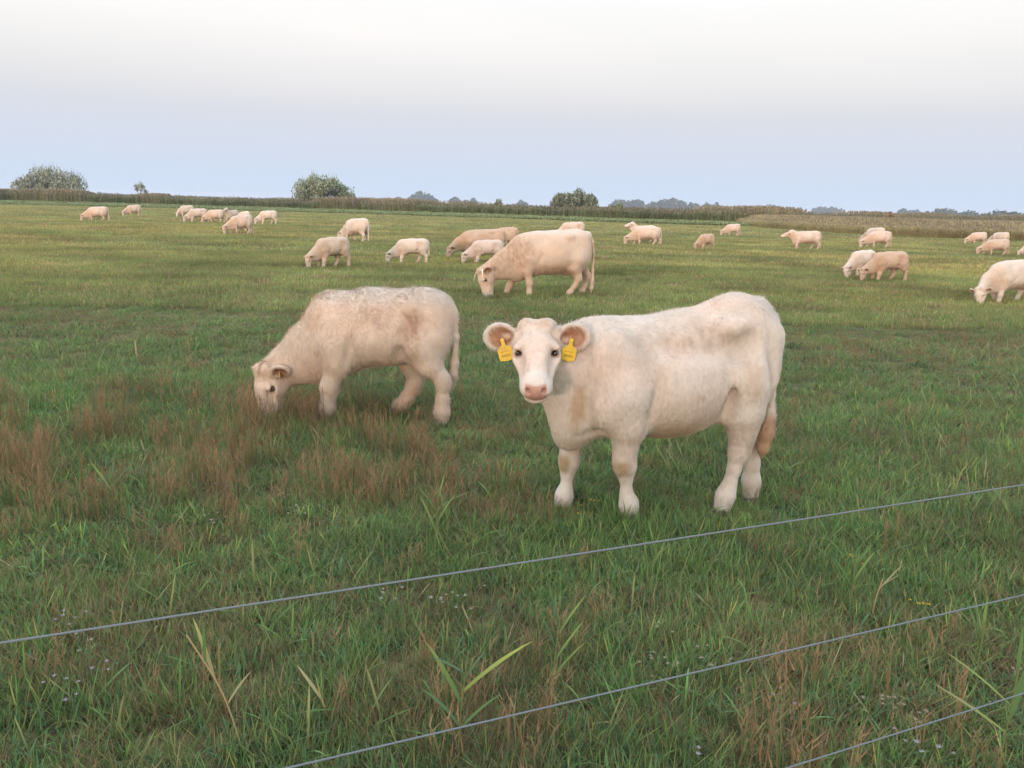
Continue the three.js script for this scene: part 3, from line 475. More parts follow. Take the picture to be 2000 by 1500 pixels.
function cowSpec(o, X, Y, pose = 0, s = 1.12, neck = null) {
  const EL = .17, EW = .06, eR = earPrims(1, V(.02, .0, .098), [-.35, -.35, 1], [.75, .55, .3], EL, EW), eL = earPrims(-1, V(.02, .0, -.098), [-.35, -.35, -1], [.80, .45, -.3], EL, EW);
  const H = inFrame([...headPrims(), ...eR.prims, ...eL.prims], o, X, Y, s), nape = H.toBody([-.0, -.03, 0]), throat = H.toBody([.07, -.12, 0]);
  const up = neck === null ? .0 : neck;
  const prims = [
    ell(V(-.10, .855, 0), V(.66, .39, .33), .05, -.05), ell(V(-.06, .76, 0), V(.46, .325, .355), .14, -.10), ell(V(.42, .76, 0), V(.34, .40, .235), .16),
    cone(V(.62, .99, 0), V(.25, 1.10, 0), .11, .10, .14), cone(V(.25, 1.10, 0), V(-.50, 1.165, 0), .10, .10, .14),
    ell(V(-.52, .94, 0), V(.32, .33, .255), .12), ell(V(-.60, 1.13, 0), V(.22, .13, .17), .1), ell(V(-.75, 1.19, 0), V(.07, .05, .06), .06),
    ell(V(.60, .52, 0), V(.17, .21, .14), .1), ell(V(.48, .80, -.16), V(.18, .31, .095), .08, -.2), ell(V(.48, .80, .16), V(.18, .31, .095), .08, -.2),
    ell(V(-.56, .80, -.14), V(.25, .32, .125), .07, .1), ell(V(-.58, .80, .14), V(.25, .32, .125), .07, .1), ell(V(-.32, 1.15, -.21), V(.09, .05, .05), .09), ell(V(-.32, 1.15, .21), V(.09, .05, .05), .09),
    ...chain([[.50, .88, 0, .26], [.86, .70 + up, 0, .20], [...nape, .125]], .07, .16, .66), ...chain([[.58, .62, 0, .22], [.84, .50 + up * .9, 0, .165], [...throat, .085]], .06, .14, .6), cone(V(.64, .40, 0), V(.78, .50 + up * .6, 0), .10, .07, .07, .4),
    ell(V(-.36, .49, 0), V(.13, .09, .11), .06),
    cut(ell(V(.28, .62, -.315), V(.02, .16, .02), 0, .2), .06),
    ...chain([[-.78, 1.2, 0, .05], [-.86, 1.06, -.01, .034], [-.895, .85, -.01, .026], [-.90, .50, -.01, .024], [-.90, .30, -.01, .034], [-.89, .16, -.01, .036], [-.885, .05, -.01, .008]], .03, .05), ...H.prims];
  const legs = [
    [[[.49, .70, -.18, .13], [.485, .52, -.18, .092], [.435, .30, -.18, .062], [.43, .26, -.18, .06], [.43, .15, -.18, .040], [.43, .08, -.18, .050], [.43, .02, -.18, .052]], [[.58, .62, .17, .125], [.65, .38, .17, .08], [.73, .19, .17, .056], [.75, .15, .17, .053], [.775, .09, .17, .040], [.79, .05, .17, .046], [.80, .02, .17, .05]],
      [[-.50, .74, -.18, .19], [-.45, .58, -.19, .125], [-.54, .40, -.19, .07], [-.545, .35, -.19, .066], [-.46, .20, -.19, .046], [-.38, .09, -.19, .054], [-.345, .02, -.19, .052]], [[-.62, .74, .18, .18], [-.72, .55, .18, .115], [-.855, .40, .17, .066], [-.86, .35, .17, .064], [-.81, .19, .17, .046], [-.765, .08, .17, .053], [-.75, .02, .17, .05]]],
    [[[.50, .70, -.18, .13], [.53, .52, -.18, .092], [.58, .30, -.18, .062], [.585, .26, -.18, .06], [.60, .15, -.18, .040], [.61, .08, -.18, .050], [.62, .02, -.18, .052]], [[.50, .66, .17, .125], [.47, .42, .17, .08], [.42, .27, .17, .058], [.40, .22, .17, .053], [.37, .13, .17, .040], [.355, .07, .17, .046], [.36, .02, .17, .05]],
      [[-.56, .74, -.18, .19], [-.60, .58, -.19, .125], [-.73, .42, -.19, .07], [-.735, .36, -.19, .066], [-.70, .20, -.19, .046], [-.67, .09, -.19, .054], [-.65, .02, -.19, .052]], [[-.52, .74, .18, .18], [-.46, .56, .18, .12], [-.52, .40, .17, .066], [-.515, .35, .17, .064], [-.44, .19, .17, .046], [-.39, .08, .17, .053], [-.37, .02, .17, .05]]]][pose];
  for (const l of legs) prims.push(...leg(...l));
  return { prims, H, ears: [[eR, EL, EW], [eL, EL, EW]], hooves: legs.map(l => { const e = l[l.length - 1]; return [e[0] + .005, 0, e[2]]; }) };
}
function hide(spec, o = {}) {                                          // coat colour of a beast, belly shade and pale skylit back painted in
  return p => {
    const q = spec.H.toLocal(...p), N = fbm(p[0] * 3 + o.seed, p[1] * 3, p[2] * 3), F = fbm(p[0] * 20, p[1] * 9, p[2] * 20 + o.seed, 3);
    let c = mix3(o.a ?? CREAM, o.b ?? WHITE, clamp(.45 + 1.2 * N));
    c = mix3(c, [.56, .385, .285], .5 * clamp(.15 + 2 * fbm(p[0] * 2 + 5 + o.seed, p[1] * 2, p[2] * 2)));
    for (const [at, r, k, col] of o.stainsAndShade ?? []) c = mix3(c, col, k * blot(p, at, r) * clamp(.7 + 1.8 * F));  // coat patches and stains, plus belly shade painted as dark tan
    if (o.top) c = mix3(c, WHITE, .6 * sstep(o.top - .14, o.top, p[1]));  // back whitened as if skylit, put into the coat colour
    c = mix3(c, [.24, .18, .12], .7 * sstep(.13, .04, p[1]) * sstep(.85, .7, p[0]) * clamp(.5 + 2 * F));
    if (q[0] > -.1 && q[0] < .5 && Math.abs(q[2]) < .14 && Math.abs(q[1]) < .2) c = headColor(c, q);
    for (const [e, l, w] of spec.ears) c = earColor(c, e.frame.toLocal(...q), l, w);
    const v = 1 + .10 * F; return [c[0] * v, c[1] * v, c[2] * v];
  };
}
{ // ---- shaggy calf that grazes on the left
  const base = spot(750, 818), a = Math.PI - 6 * R, L = dirL(a), spec = calfSpec([.945, .355, -.03], L([-.02, -.93, .26]), L([-.74, .10, .68]), 1.0);
  const color = hide(spec, { seed: 3, top: 1.06, a: [.47, .375, .295], b: [.53, .46, .39], stainsAndShade: [[[-.27, .82, -.2], [.15, .22], .85, [.27, .165, .105]], [[.0, .89, -.2], [.24, .13], .7, [.33, .23, .17]], [[-.30, .58, -.2], [.13, .08], .6, TAN], [[.05, .46, -.2], [.22, .08], .5, TAN], [[.55, .42, -.1], [.10, .14], .45, [.42, .26, .17]], [[.385, .29, -.16], [.03, .06, .07], .8, [.40, .28, .12]]] });
  const g = new THREE.Group(); g.position.set(base[0], height(base[0], base[2]), base[2]); g.rotation.y = a; g.scale.y = .95;
  const geo = skin(spec.prims, .0088, color, { a: .0032, f: 28, n: .2, nf: 80 });
  part('body', geo, coat, g);
  fur(geo, g, 402, 110000, .024, .0022, p => { const q = spec.H.toLocal(...p); if (q[0] > .33 && q[0] < .5 && Math.abs(q[2]) < .12) return { d: 0, l: 0 }; if (q[0] > -.05 && q[0] < .4 && Math.abs(q[2]) < .2) return { d: .9, l: q[0] < .08 ? 1 : .5 }; return { d: .95, l: p[1] > 1.0 ? 1.25 : p[1] < .4 ? 1.0 : .9, up: p[1] > 1.0 ? .15 : .10 }; }, .16);
  eyes(spec.H, g, .016);
  for (const p of spec.hooves) hoof(g, p);
  const e = spec.ears[1]; earTag(g, spec.H.toBody(e[0].frame.toBody([.075, -.005, -.004])), .45, -a - 1.2, '9071', .5);
  tag(put(g, 'calf'), 'shaggy cream calf with brown-stained flank, grazing in the brown rushes', 'calf');
}
const horn = (parent, H, s, len = .17) => { const pts = [[.0, .05, .085], [-.005, .065, .085 + len * .55], [.045, .085, .085 + len * .85], [.11, .10, .085 + len]].map(q => new THREE.Vector3(...H.toBody([q[0], q[1], q[2] * s]))); const g = new THREE.TubeGeometry(new THREE.CatmullRomCurve3(pts), 12, .028, 9), p = g.attributes.position, w = pts[3]; for (let i = 0; i <= 12; i++) { const c = new THREE.CatmullRomCurve3(pts).getPointAt(i / 12), k = 1 - .88 * i / 12; for (let j = 0; j <= 9; j++) { const v = i * 10 + j; p.setXYZ(v, c.x + (p.getX(v) - c.x) * k, c.y + (p.getY(v) - c.y) * k, c.z + (p.getZ(v) - c.z) * k); } } g.computeVertexNormals(); return part('horn', g, hornMat, parent); };
{ // ---- the horned cow in the middle distance
  const base = spot(1070, 579), a = Math.PI + 15 * R, L = dirL(a), spec = cowSpec([1.30, .47, -.01], L([.13, -.97, .18]), L([-.94, -.12, .33]), 0, 1.2);
  const color = hide(spec, { seed: 8, top: 1.26, a: [.42, .31, .23], b: [.47, .385, .31], stainsAndShade: [[[.72, .86, -.2], [.42, .42], .85, [.27, .185, .125]], [[1.05, .55, -.1], [.4, .4], .75, [.31, .215, .145]], [[-.02, .52, -.2], [.60, .15], .75, [.29, .19, .12]], [[.42, .40, -.2], [.09, .16], .5, TAN], [[-.36, .46, -.1], [.16, .07], .8, [.36, .22, .16]], [[-.30, .66, -.3], [.10, .10], .5, TAN]] });  // the long low patch is belly shade painted into the coat
  const g = new THREE.Group(); g.position.set(base[0], height(base[0], base[2]), base[2]); g.rotation.y = a;
  part('body', skin(spec.prims, .014, color, { a: .004, f: 16, n: .12, nf: 50 }), coat, g);
  eyes(spec.H, g, .019); for (const s of [-1, 1]) horn(g, spec.H, s);
  for (const p of spec.hooves) hoof(g, p);
  tag(put(g, 'cow'), 'large tan horned cow grazing broadside behind the two front calves', 'cow');
}
// ---- the herd beyond: one beast of each build, then copies
{
  const down = (x, z = 0) => [x, -.98, z];
  const P = {};
  const make = (key, spec, cell, o) => { P[key] = { geo: skin(spec.prims, cell, hide(spec, o), { a: .006, f: 12, n: .15, nf: 30 }) }; P[key].geo.computeBoundingBox(); };  // the broad low dark patches below are painted belly shade
  make('cow', cowSpec([1.30, .50, 0], [.10, -.98, -.15], [.97, .1, -.2], 0, 1.1), .028, { seed: 20, top: 1.27, stainsAndShade: [[[.75, .75, 0], [.45, .45], .6, TAN], [[-.1, .52, 0], [.6, .16], .75, [.29, .19, .12]], [[-.6, .85, 0], [.2, .25], .4, TAN]] });
  make('cowB', cowSpec([1.22, .42, -.12], [.25, -.93, -.30], [.90, .2, -.35], 1, 1.1), .028, { seed: 31, top: 1.27, stainsAndShade: [[[.0, .95, 0], [.35, .22], .55, [.33, .25, .20]], [[-.6, .8, 0], [.25, .25], .55, TAN], [[-.1, .52, 0], [.6, .16], .7, [.29, .19, .12]], [[.8, .7, 0], [.4, .4], .45, TAN]] });
  make('calf', calfSpec([.93, .41, -.02], [.12, -.95, -.2], [.93, .1, -.3]), .024, { seed: 42, top: 1.07, stainsAndShade: [[[.42, .68, 0], [.3, .32], .6, TAN], [[-.25, .8, 0], [.18, .22], .6, [.33, .22, .15]], [[.05, .45, 0], [.4, .12], .65, [.29, .19, .12]]] });
  make('level', cowSpec([1.12, 1.06, -.02], [.90, -.42, -.1], [.42, .9, 0], 1, 1.08, .42), .028, { seed: 53, top: 1.27, stainsAndShade: [[[.9, .85, 0], [.35, .35], .5, TAN], [[-.1, .52, 0], [.6, .16], .7, [.29, .19, .12]]] });
  make('raised', cowSpec([1.00, 1.34, -.02], [.93, -.30, -.1], [.3, .95, 0], 0, 1.08, .60), .028, { seed: 64, top: 1.30, stainsAndShade: [] });
  const tints = [[.98, .96, .93], [.97, .90, .85], [.86, .79, .72], [1.03, 1.01, .99], [.80, .68, .58], [.92, .88, .88]].map(c => { const m = coat.clone(); m.color.setRGB(...c); return m; });
  // key, left, right, top of the back, feet, turn towards the camera, coat, category, label
  const herd = [
    ['cow', 155, 209, 402, 432, 8, 1, 'cow', 'cow grazing farthest left of the herd, alone below the widest bush'],
    ['cow', 239, 271, 399, 422, 45, 1, 'cow', 'small-looking cow grazing alone below the tiny grey bush'],
    ['cowB', 344, 374, 400, 424, 40, 0, 'cow', 'cow at the left end of the far left cluster, rear part hidden'],
    ['calf', 357, 404, 406, 434, 12, 5, 'calf', 'greyish calf overlapping the left-end cow of the far left cluster'],
    ['cow', 392, 436, 408, 435, 15, 1, 'cow', 'cow grazing broadside in the middle of the far left cluster'],
    ['raised', 437, 462, 404, 432, 70, 1, 'cow', 'cow at the back of the far left cluster, head raised, body hidden'],
    ['cowB', 450, 496, 411, 450, -48, 0, 'cow', 'cow with its rump towards the camera beside the front cow of the cluster'],
    ['cow', 434, 490, 418, 457, 38, 1, 'cow', 'nearest cow of the far left cluster, grazing in front of the others'],
    ['calf', 496, 541, 410, 438, 8, 3, 'calf', 'pale calf grazing just right of the far left cluster'],
    ['cowB', 652, 732, 424, 471, -42, 0, 'cow', 'white cow grazing with its rump to the right, above the tan-shouldered calf'],
    ['calf', 592, 684, 460, 522, 36, 2, 'calf', 'tan-shouldered calf grazing half towards the camera, left of the broadside calf'],
    ['calf', 751, 845, 462, 513, -6, 0, 'calf', 'woolly cream calf grazing broadside alone, left of the horned cow'],
    ['cowB', 868, 1000, 445, 503, 4, 4, 'cow', 'brownish cow with grey face grazing behind the horned cow'],
    ['calf', 897, 995, 465, 514, 2, 5, 'calf', 'calf grazing close beside the shoulder of the horned cow'],
    ['cow', 952, 1014, 441, 484, -25, 4, 'cow', 'cow of which only the rump shows, behind the brownish grey-faced cow'],
    ['calf', 1080, 1150, 432, 468, 10, 1, 'calf', 'calf whose back shows above the back of the horned cow'],
    ['raised', 1219, 1288, 431, 473, 12, 3, 'cow', 'white cow with raised head standing behind another grazing cow'],
    ['cow', 1222, 1296, 441, 478, -4, 1, 'cow', 'cow grazing broadside in front of the white cow with raised head'],
    ['calf', 1355, 1403, 455, 488, 24, 4, 'calf', 'small tan calf low in the grass right of the raised-head pair'],
    ['cow', 1408, 1450, 436, 461, 10, 1, 'cow', 'small distant cow grazing at the left edge of the brown reeds'],
    ['level', 1526, 1614, 449, 486, 2, 1, 'cow', 'cow walking left with its head held level'],
    ['cowB', 1693, 1726, 443, 476, -72, 0, 'cow', 'cow of which only a white hump shows, above a grazing cow'],
    ['cow', 1682, 1750, 450, 484, 8, 1, 'cow', 'cow grazing broadside below the white hump of another'],
    ['calf', 1645, 1732, 486, 540, 30, 3, 'calf', 'white calf grazing beside a tan calf, its head to the left'],
    ['calf', 1690, 1786, 488, 548, 3, 4, 'calf', 'tan calf grazing beside a white calf, overlapping its rump'],
    ['cow', 1888, 1934, 452, 477, 4, 1, 'cow', 'leftmost cow of the small group by the right edge'],
    ['cowB', 1941, 1969, 452, 478, -65, 0, 'cow', 'cow at the back of the right edge group, showing only its rump'],
    ['cow', 1913, 1983, 465, 498, 6, 2, 'cow', 'front cow of the small group by the right edge, head low'],
    ['calf', 1990, 2040, 477, 500, 5, 1, 'calf', 'calf cut by the right edge of the picture, only its nose end showing'],
    ['cowB', 1897, 2075, 503, 590, 20, 3, 'cow', 'white cow grazing near at the right edge, its hindquarters cut off']];
  for (const [key, x0, x1, y0, y1, th, ti, cat, label] of herd) {
    const p = P[key], bb = p.geo.boundingBox, mx = (x0 + x1) / 2; let d = -spot(mx, y1)[2];
    d = -spot(mx, y1 + .03 * FPX / d)[2];
    const back = { cow: 1.28, cowB: 1.28, level: 1.28, raised: 1.56, calf: 1.09 }[key], foot = 403 + .0262 * (mx - 1000) + EYE * FPX / d, s = (foot - y0) * d / FPX / back;
    const a = Math.PI + th * R, c = spotAt(mx, d), cx = (bb.min.x + bb.max.x) / 2 * s;
    const m = new THREE.Mesh(p.geo, tints[ti]);
    let len = s; const want = (x1 - x0) * d / FPX, has = ((bb.max.x - bb.min.x) * Math.abs(Math.cos(a)) + .5 * Math.abs(Math.sin(a))) * s; len = s * clamp(want / has, .86, 1.16);
    m.scale.set(len, s, (s + len) / 2); m.position.set(c[0] - Math.cos(a) * cx, height(c[0], c[2]) - .01, c[2] + Math.sin(a) * cx); m.rotation.y = a;
    tag(put(m, cat), label, cat, 'cattle grazing in the background');
  }
}

// ---------------------------------------------------------------- reeds, bushes, far trees
const reedMat = new THREE.MeshStandardMaterial({ vertexColors: true, side: THREE.DoubleSide, roughness: .95 });
const lerpTab = (t, x) => { for (let i = 1; i < t.length; i++) if (x <= t[i][0]) { const u = (x - t[i - 1][0]) / (t[i][0] - t[i - 1][0]); return t[i - 1][1] + (t[i][1] - t[i - 1][1]) * u; } return t[t.length - 1][1]; };
function reedClump(seed, n, h, w, cols, plume, dv = .35) {
  const L = new Leaves(), r = rng(seed);
  for (let i = 0; i < n; i++) {
    const a = r() * 6.28, q = Math.sqrt(r()) * .55, x = Math.cos(a) * q, z = Math.sin(a) * q, l = h * (.65 + .45 * r()), c = vary(pickFrom(r, cols), r, dv), az = r() * 6.28;
    const t = L.blade(x, -.02, z, az, l, .03 + .09 * r(), .12 * r(), w, [c[0] * .85, c[1] * .95, c[2] * .8], c, 2, .1);
    for (let k = 0; k < 3; k++) { const f = .35 + .55 * r(); L.blade(x + (t[0] - x) * f, t[1] * f, z + (t[2] - z) * f, r() * 6.28, l * .22, .5 + .5 * r(), .8, w * 1.3, c, vary(c, r), 2); }
    if (plume && r() < plume) { const b = vary([.30, .24, .165], r, .3); for (let k = 0; k < 2; k++) L.blade(t[0], t[1] - .08, t[2], r() * 6.28, .30, .15 + .35 * r(), .5, w * 3.2, b, b, 2, .2); }
  }
  return L.build();
}
{
  const r = rng(900), A = [[.36, .305, .185], 3], B = [[.26, .285, .145], 3], Cc = [[.40, .305, .23], 2], D = [[.19, .255, .115], 3];
  const front = [[-400, 390], [0, 396], [300, 403], [700, 415], [1000, 425], [1200, 433], [1450, 441], [1700, 443], [2400, 458]];
  const geos = [reedClump(1, 16, 1.9, .045, [A, B, D], .35), reedClump(2, 16, 1.75, .045, [B, D, D], .12), reedClump(3, 14, 2.05, .045, [A, Cc, B], .6)], list = [];
  for (let i = 0; i < 11000; i++) {
    const px = -350 + 2700 * r(), y = lerpTab(front, px), d = -spot(px, y)[2] + 22 * r() * r(), c = spotAt(px, d), n = fbm(c[0] * .06, c[2] * .05, 2, 3), v = .85 + .5 * n + .25 * (r() - .5);
    list.push({ x: c[0], z: c[2] + 2.5 * noise(c[0] * .1, 3), a: r() * 6.28, s: .9 + .3 * r(), sy: (.86 + .2 * r()) * (1 + .45 * n) * (px < 250 ? 1.06 : 1), c: [v * (1 + .1 * n), v * 1.06, v], g: n > .06 ? (r() < .7 ? 2 : 0) : r() < .6 ? 1 : 0 });
  }
  const g = new THREE.Group(); scatter('reed_clump', geos, leafMat, list, g);
  tag(put(g, 'reed_bed'), 'long brown-green reed bed along the far edge of the meadow', null, null, 'stuff');
  const sg = [reedClump(11, 40, 1.5, .024, [[[.50, .41, .235], 4], [[.44, .36, .20], 2], [[.37, .35, .175], 2.5]], 0, .15), reedClump(12, 40, 1.4, .024, [[[.51, .42, .235], 4], [[.40, .36, .185], 3]], .08, .15)], sl = [];
  const sf = [[1415, 438], [1500, 446], [1700, 461], [2000, 472], [2500, 492]];
  for (let i = 0; i < 19000; i++) {
    const px = 1418 + 1000 * Math.pow(r(), 1.1), d0 = -spot(px, lerpTab(sf, px))[2], d = d0 + (px - 1400 > 60 ? 46 : 12) * Math.pow(r(), 1.5), c = spotAt(px, d), n = fbm(c[0] * .08, c[2] * .08, 6, 3), v = .95 + .35 * n + .08 * (r() - .5);
    sl.push({ x: c[0], z: c[2] + 1.5 * noise(c[0] * .2, 8), a: r() * 6.28, s: .8 + .3 * r(), sy: (.96 + .07 * r()) * (1 + .08 * n) * (.6 + .36 * sstep(0, 9, d - d0)), c: [v, v, v], g: r() * 2 | 0 });
  }
  const s2 = new THREE.Group(); scatter('sedge_clump', sg, leafMat, sl, s2);
  tag(put(s2, 'dry_sedge'), 'tawny belt of dry sedge on the right in front of the horizon', null, null, 'stuff');
  const gg = [reedClump(21, 26, .75, .05, [[[.17, .235, .10], 4], [[.21, .235, .105], 3]], 0)], gl = [];
  for (let i = 0; i < 6500; i++) {
    const px = -300 + 1780 * r(), y = lerpTab(front, px), d0 = -spot(px, y)[2], d = d0 - d0 * .17 * Math.pow(r(), 1.6) * (1 - .5 * sstep(500, 1400, px)), c = spotAt(px, d), v = .85 + .35 * r();
    gl.push({ x: c[0], z: c[2], a: r() * 6.28, s: 1.1 + .6 * r(), sy: .35 + .5 * r() * (1 - (d0 - d) / d0 * 4), c: [v, v, v], g: 0 });
  }
  const s3 = new THREE.Group(); scatter('sedge_clump', gg, reedMat, gl, s3);
  tag(put(s3, 'green_sedge'), 'strip of fresh green sedge at the foot of the reed bed', null, null, 'stuff');
}
const barkMat = new THREE.MeshStandardMaterial({ color: new THREE.Color(.09, .075, .06), roughness: 1 });
function stems(list) { return mergeGeometries(list.map(([a, b, r0, r1]) => { const d = new THREE.Vector3().subVectors(b, a), g = new THREE.CylinderGeometry(r1, r0, d.length(), 6, 1); g.applyQuaternion(new THREE.Quaternion().setFromUnitVectors(new THREE.Vector3(0, 1, 0), d.clone().normalize())); g.translate((a.x + b.x) / 2, (a.y + b.y) / 2, (a.z + b.z) / 2); return g; })); }
function bush(name, label, cat, px, depth, wpx, top, seed, o = {}) {
  const c = spotAt(px, depth), W = wpx * depth / FPX, horizon = 403 + .0262 * (px - 1000), Hh = EYE + (horizon - top) * depth / FPX, r = rng(seed), L = new Leaves(), st = [];
  const lobes = []; const n = o.lobes ?? 22;
  for (let i = 0; i < n; i++) { const u = (i + .5) / n * 2 - 1 + .1 * (r() - .5), env = Math.pow(1 - Math.min(1, Math.abs(u)) ** 2.2, .6), y = Hh * (.28 + .56 * env * Math.sqrt(r()) ), x = u * W * .43, z = (r() - .5) * W * .6; lobes.push([x, y, z, (o.lobe ?? .13) * W * (.7 + .6 * r())]); if (i % 2) st.push([new THREE.Vector3((r() - .5) * W * .12, 0, (r() - .5) * W * .1), new THREE.Vector3(x, y, z), .12 * (Hh / 6), .03]); }
  const q = o.quads ?? 4200, leaf = o.leaf ?? .12;
  for (let i = 0; i < q; i++) {
    const l = lobes[r() * n | 0], a = r() * 6.28, t = Math.acos(2 * r() - 1), k = Math.cbrt(r()) * (1 + .25 * (r() < .12 ? r() : 0)), x = l[0] + Math.sin(t) * Math.cos(a) * l[3] * k, y = Math.max(.1, l[1] + Math.cos(t) * l[3] * k * (o.tall ?? 1)), z = l[2] + Math.sin(t) * Math.sin(a) * l[3] * k;
    L.quad(x, y, z, leaf * (.6 + .8 * r()), r, vary(o.color ?? [.115, .135, .075], r, .4), o.stretch ?? 1.5);
  }
  for (let i = 0; i < (o.twigs ?? 60); i++) { const l = lobes[r() * n | 0]; L.blade(l[0] + (r() - .5) * l[3], l[1] + l[3] * .5, l[2], r() * 6.28, l[3] * (.7 + .5 * r()), .15 + .3 * r(), .2, leaf * .7, o.color ?? [.115, .135, .075], o.color ?? [.115, .135, .075], 2); }
  const g = new THREE.Group(); g.position.set(c[0], 0, c[2]);
  part('crown', L.build(), reedMat, g); part(o.trunk ?? 'stems', stems(st), barkMat, g);
  return tag(put(g, name), label, cat, o.group);
}
bush('willow_bush', 'widest grey-green bush, rising above the reeds at the far left', 'bush', 102, 172, 132, 334, 51, { color: [.21, .235, .175], quads: 10000, lobes: 30, twigs: 150 });
bush('willow_bush', 'tiny grey bush between the widest bush and the round green bush', 'bush', 273, 176, 30, 352, 52, { color: [.19, .205, .15], quads: 380, lobes: 7, twigs: 26, lobe: .2 });
bush('willow_bush', 'round green bush standing in the reeds left of centre', 'bush', 631, 160, 112, 348, 53, { color: [.19, .225, .14], quads: 9500, lobes: 28, twigs: 90 });
bush('willow_bush', 'dark green bush standing in the reeds right of centre', 'bush', 1122, 140, 88, 369, 54, { color: [.135, .16, .105], quads: 8500, lobes: 24, twigs: 70 });
bush('willow_bush', 'small low bush in the reeds left of the dark green bush', 'bush', 971, 150, 26, 387, 55, { color: [.125, .155, .09], quads: 420, lobes: 7, twigs: 18, lobe: .2 });
bush('willow_bush', 'small green shrub in the reeds just right of the dark green bush', 'bush', 1206, 126, 36, 393, 56, { color: [.13, .18, .08], quads: 700, lobes: 8, twigs: 18, lobe: .18 });
bush('willow_bush', 'thin dry shrub sticking up above the sedge on the right', 'bush', 1737, 112, 22, 409, 57, { color: [.17, .13, .09], quads: 160, lobes: 6, twigs: 22, lobe: .2 });
{
  // trees far across the plain, faded by the haze: px, width, top, metres away, label
  const far = [
    [826, 56, 384, 1500, 'hazy tree group with a taller block rising from it, left of centre'], [819, 14, 372, 1500, 'taller dark treetop rising out of the hazy tree group left of centre'],
    [779, 17, 388, 1350, 'small round hazy tree just left of the tallest hazy tree group'], [888, 17, 387, 1600, 'hazy round tree first to the right of the tallest hazy tree group'],
    [910, 9, 391, 1900, 'faintest small tree between two hazy round trees'], [925, 12, 387, 1600, 'narrow hazy tree second from the right of the tallest tree group'], [1020, 22, 393, 1700, 'low hazy tree left of the dark green bush'],
    [1212, 40, 395, 1500, 'hazy tree clump first to the right of the dark green bush'], [1241, 34, 393, 1500, 'hazy tree clump second to the right of the dark green bush'], [1292, 50, 396, 1400, 'hazy domed tree clump in the middle of the right-hand row'],
    [1318, 46, 392, 1400, 'tallest hazy tree of the right-hand row'], [1352, 30, 399, 1450, 'hazy tree just right of the tallest one of the right-hand row'], [1391, 44, 401, 1500, 'long low hazy tree clump right of the tallest far trees'],
    [1424, 26, 406, 1700, 'low faint clump at the right end of the tall hazy row'], [1500, 46, 407, 1700, 'hazy clump above the left end of the tawny sedge'], [1553, 26, 407, 1600, 'small peaked hazy tree above the tawny sedge'], [1615, 52, 411, 1800, 'low hazy hedge-like clump above the middle of the sedge'],
    [1765, 26, 410, 1500, 'hazy round tree just right of the thin dry shrub'], [1785, 24, 411, 1500, 'second hazy round tree right of the thin dry shrub'], [1840, 60, 416, 1000, 'darker far scrub between the round trees and the right edge'],
    [1900, 50, 418, 900, 'dark scrub clump near the right edge of the horizon'], [1965, 60, 419, 800, 'darkest far scrub clump at the right edge of the horizon']];
  let k = 0;
  for (const [px, w, top, d, label] of far) bush('far_tree', label, 'tree', px, d, w, top, 300 + k++, { color: [.05, .07, .04], quads: Math.max(900, w * 32), lobes: Math.max(7, w / 3 | 0), leaf: .0016 * d * .8, stretch: 1, twigs: 0, lobe: w < 20 ? .24 : .16, trunk: 'trunk', group: 'hazy trees along the horizon' });
  const L = new Leaves(), r = rng(5);
  for (let i = 0; i < 16000; i++) { const px = -300 + 2600 * r(), d = 2100 + 500 * r(), c = spotAt(px, d), h = 5 + 4.5 * Math.max(0, fbm(c[0] * .006, 4, 1) + .2); L.quad(c[0], h * r(), c[2], 3.2 * (.6 + .8 * r()), r, vary([.05, .07, .04], r, .3), .7); }
  tag(put(new THREE.Mesh(L.build(), reedMat), 'distant_woodland'), 'faint low woodland along the whole horizon', null, null, 'stuff');
}

// ---------------------------------------------------------------- wire fence in front
{
  const wires = [[[0, 1253], [2000, 945], 1.0, 'fence wire highest of the three, crossing in front of both calves'], [[550, 1500], [2000, 1160], .70, 'middle fence wire, running from the bottom edge up to the right'], [[1530, 1500], [2000, 1352], .43, 'lowest fence wire, short piece in the bottom right corner']];
  const mat = new THREE.MeshStandardMaterial({ color: new THREE.Color(.13, .155, .175), roughness: .5, metalness: .2 });
  for (const [p, q, h, label] of wires) {
    const a = new THREE.Vector3(...spot(...p, h)), b = new THREE.Vector3(...spot(...q, h)), u = b.clone().sub(a).normalize(), len = a.distanceTo(b), mid = a.clone().lerp(b, .5), side = new THREE.Vector3(-u.z, 0, u.x), parts = [];
    const at = s => mid.clone().addScaledVector(u, s).add(new THREE.Vector3(0, .0006 * s * s - .0035, 0));
    const half = len / 2 + 1.2, pitch = .021;
    for (let st = 0; st < 3; st++) {                                    // three strands laid into a cord
      class Strand extends THREE.Curve { getPoint(t, o = new THREE.Vector3()) { const s = (t * 2 - 1) * half, g = s / pitch * 6.283 + st * 2.094, c = at(s); return o.copy(c).addScaledVector(side, Math.cos(g) * .0010).add(new THREE.Vector3(0, Math.sin(g) * .0010, 0)); } }
      parts.push(new THREE.TubeGeometry(new Strand(), Math.round(half * 2 / pitch * 9), .00125, 5));
    }
    for (const s of [-1, 1]) { const c = new THREE.CatmullRomCurve3([at(s * half), at(s * (half + 8)), at(s * (half + 16)).setY(h + .01)]); parts.push(new THREE.TubeGeometry(c, 20, .0021, 6)); }
    tag(put(new THREE.Mesh(mergeGeometries(parts), mat), 'fence_wire'), label, 'fence wire');
  }
}

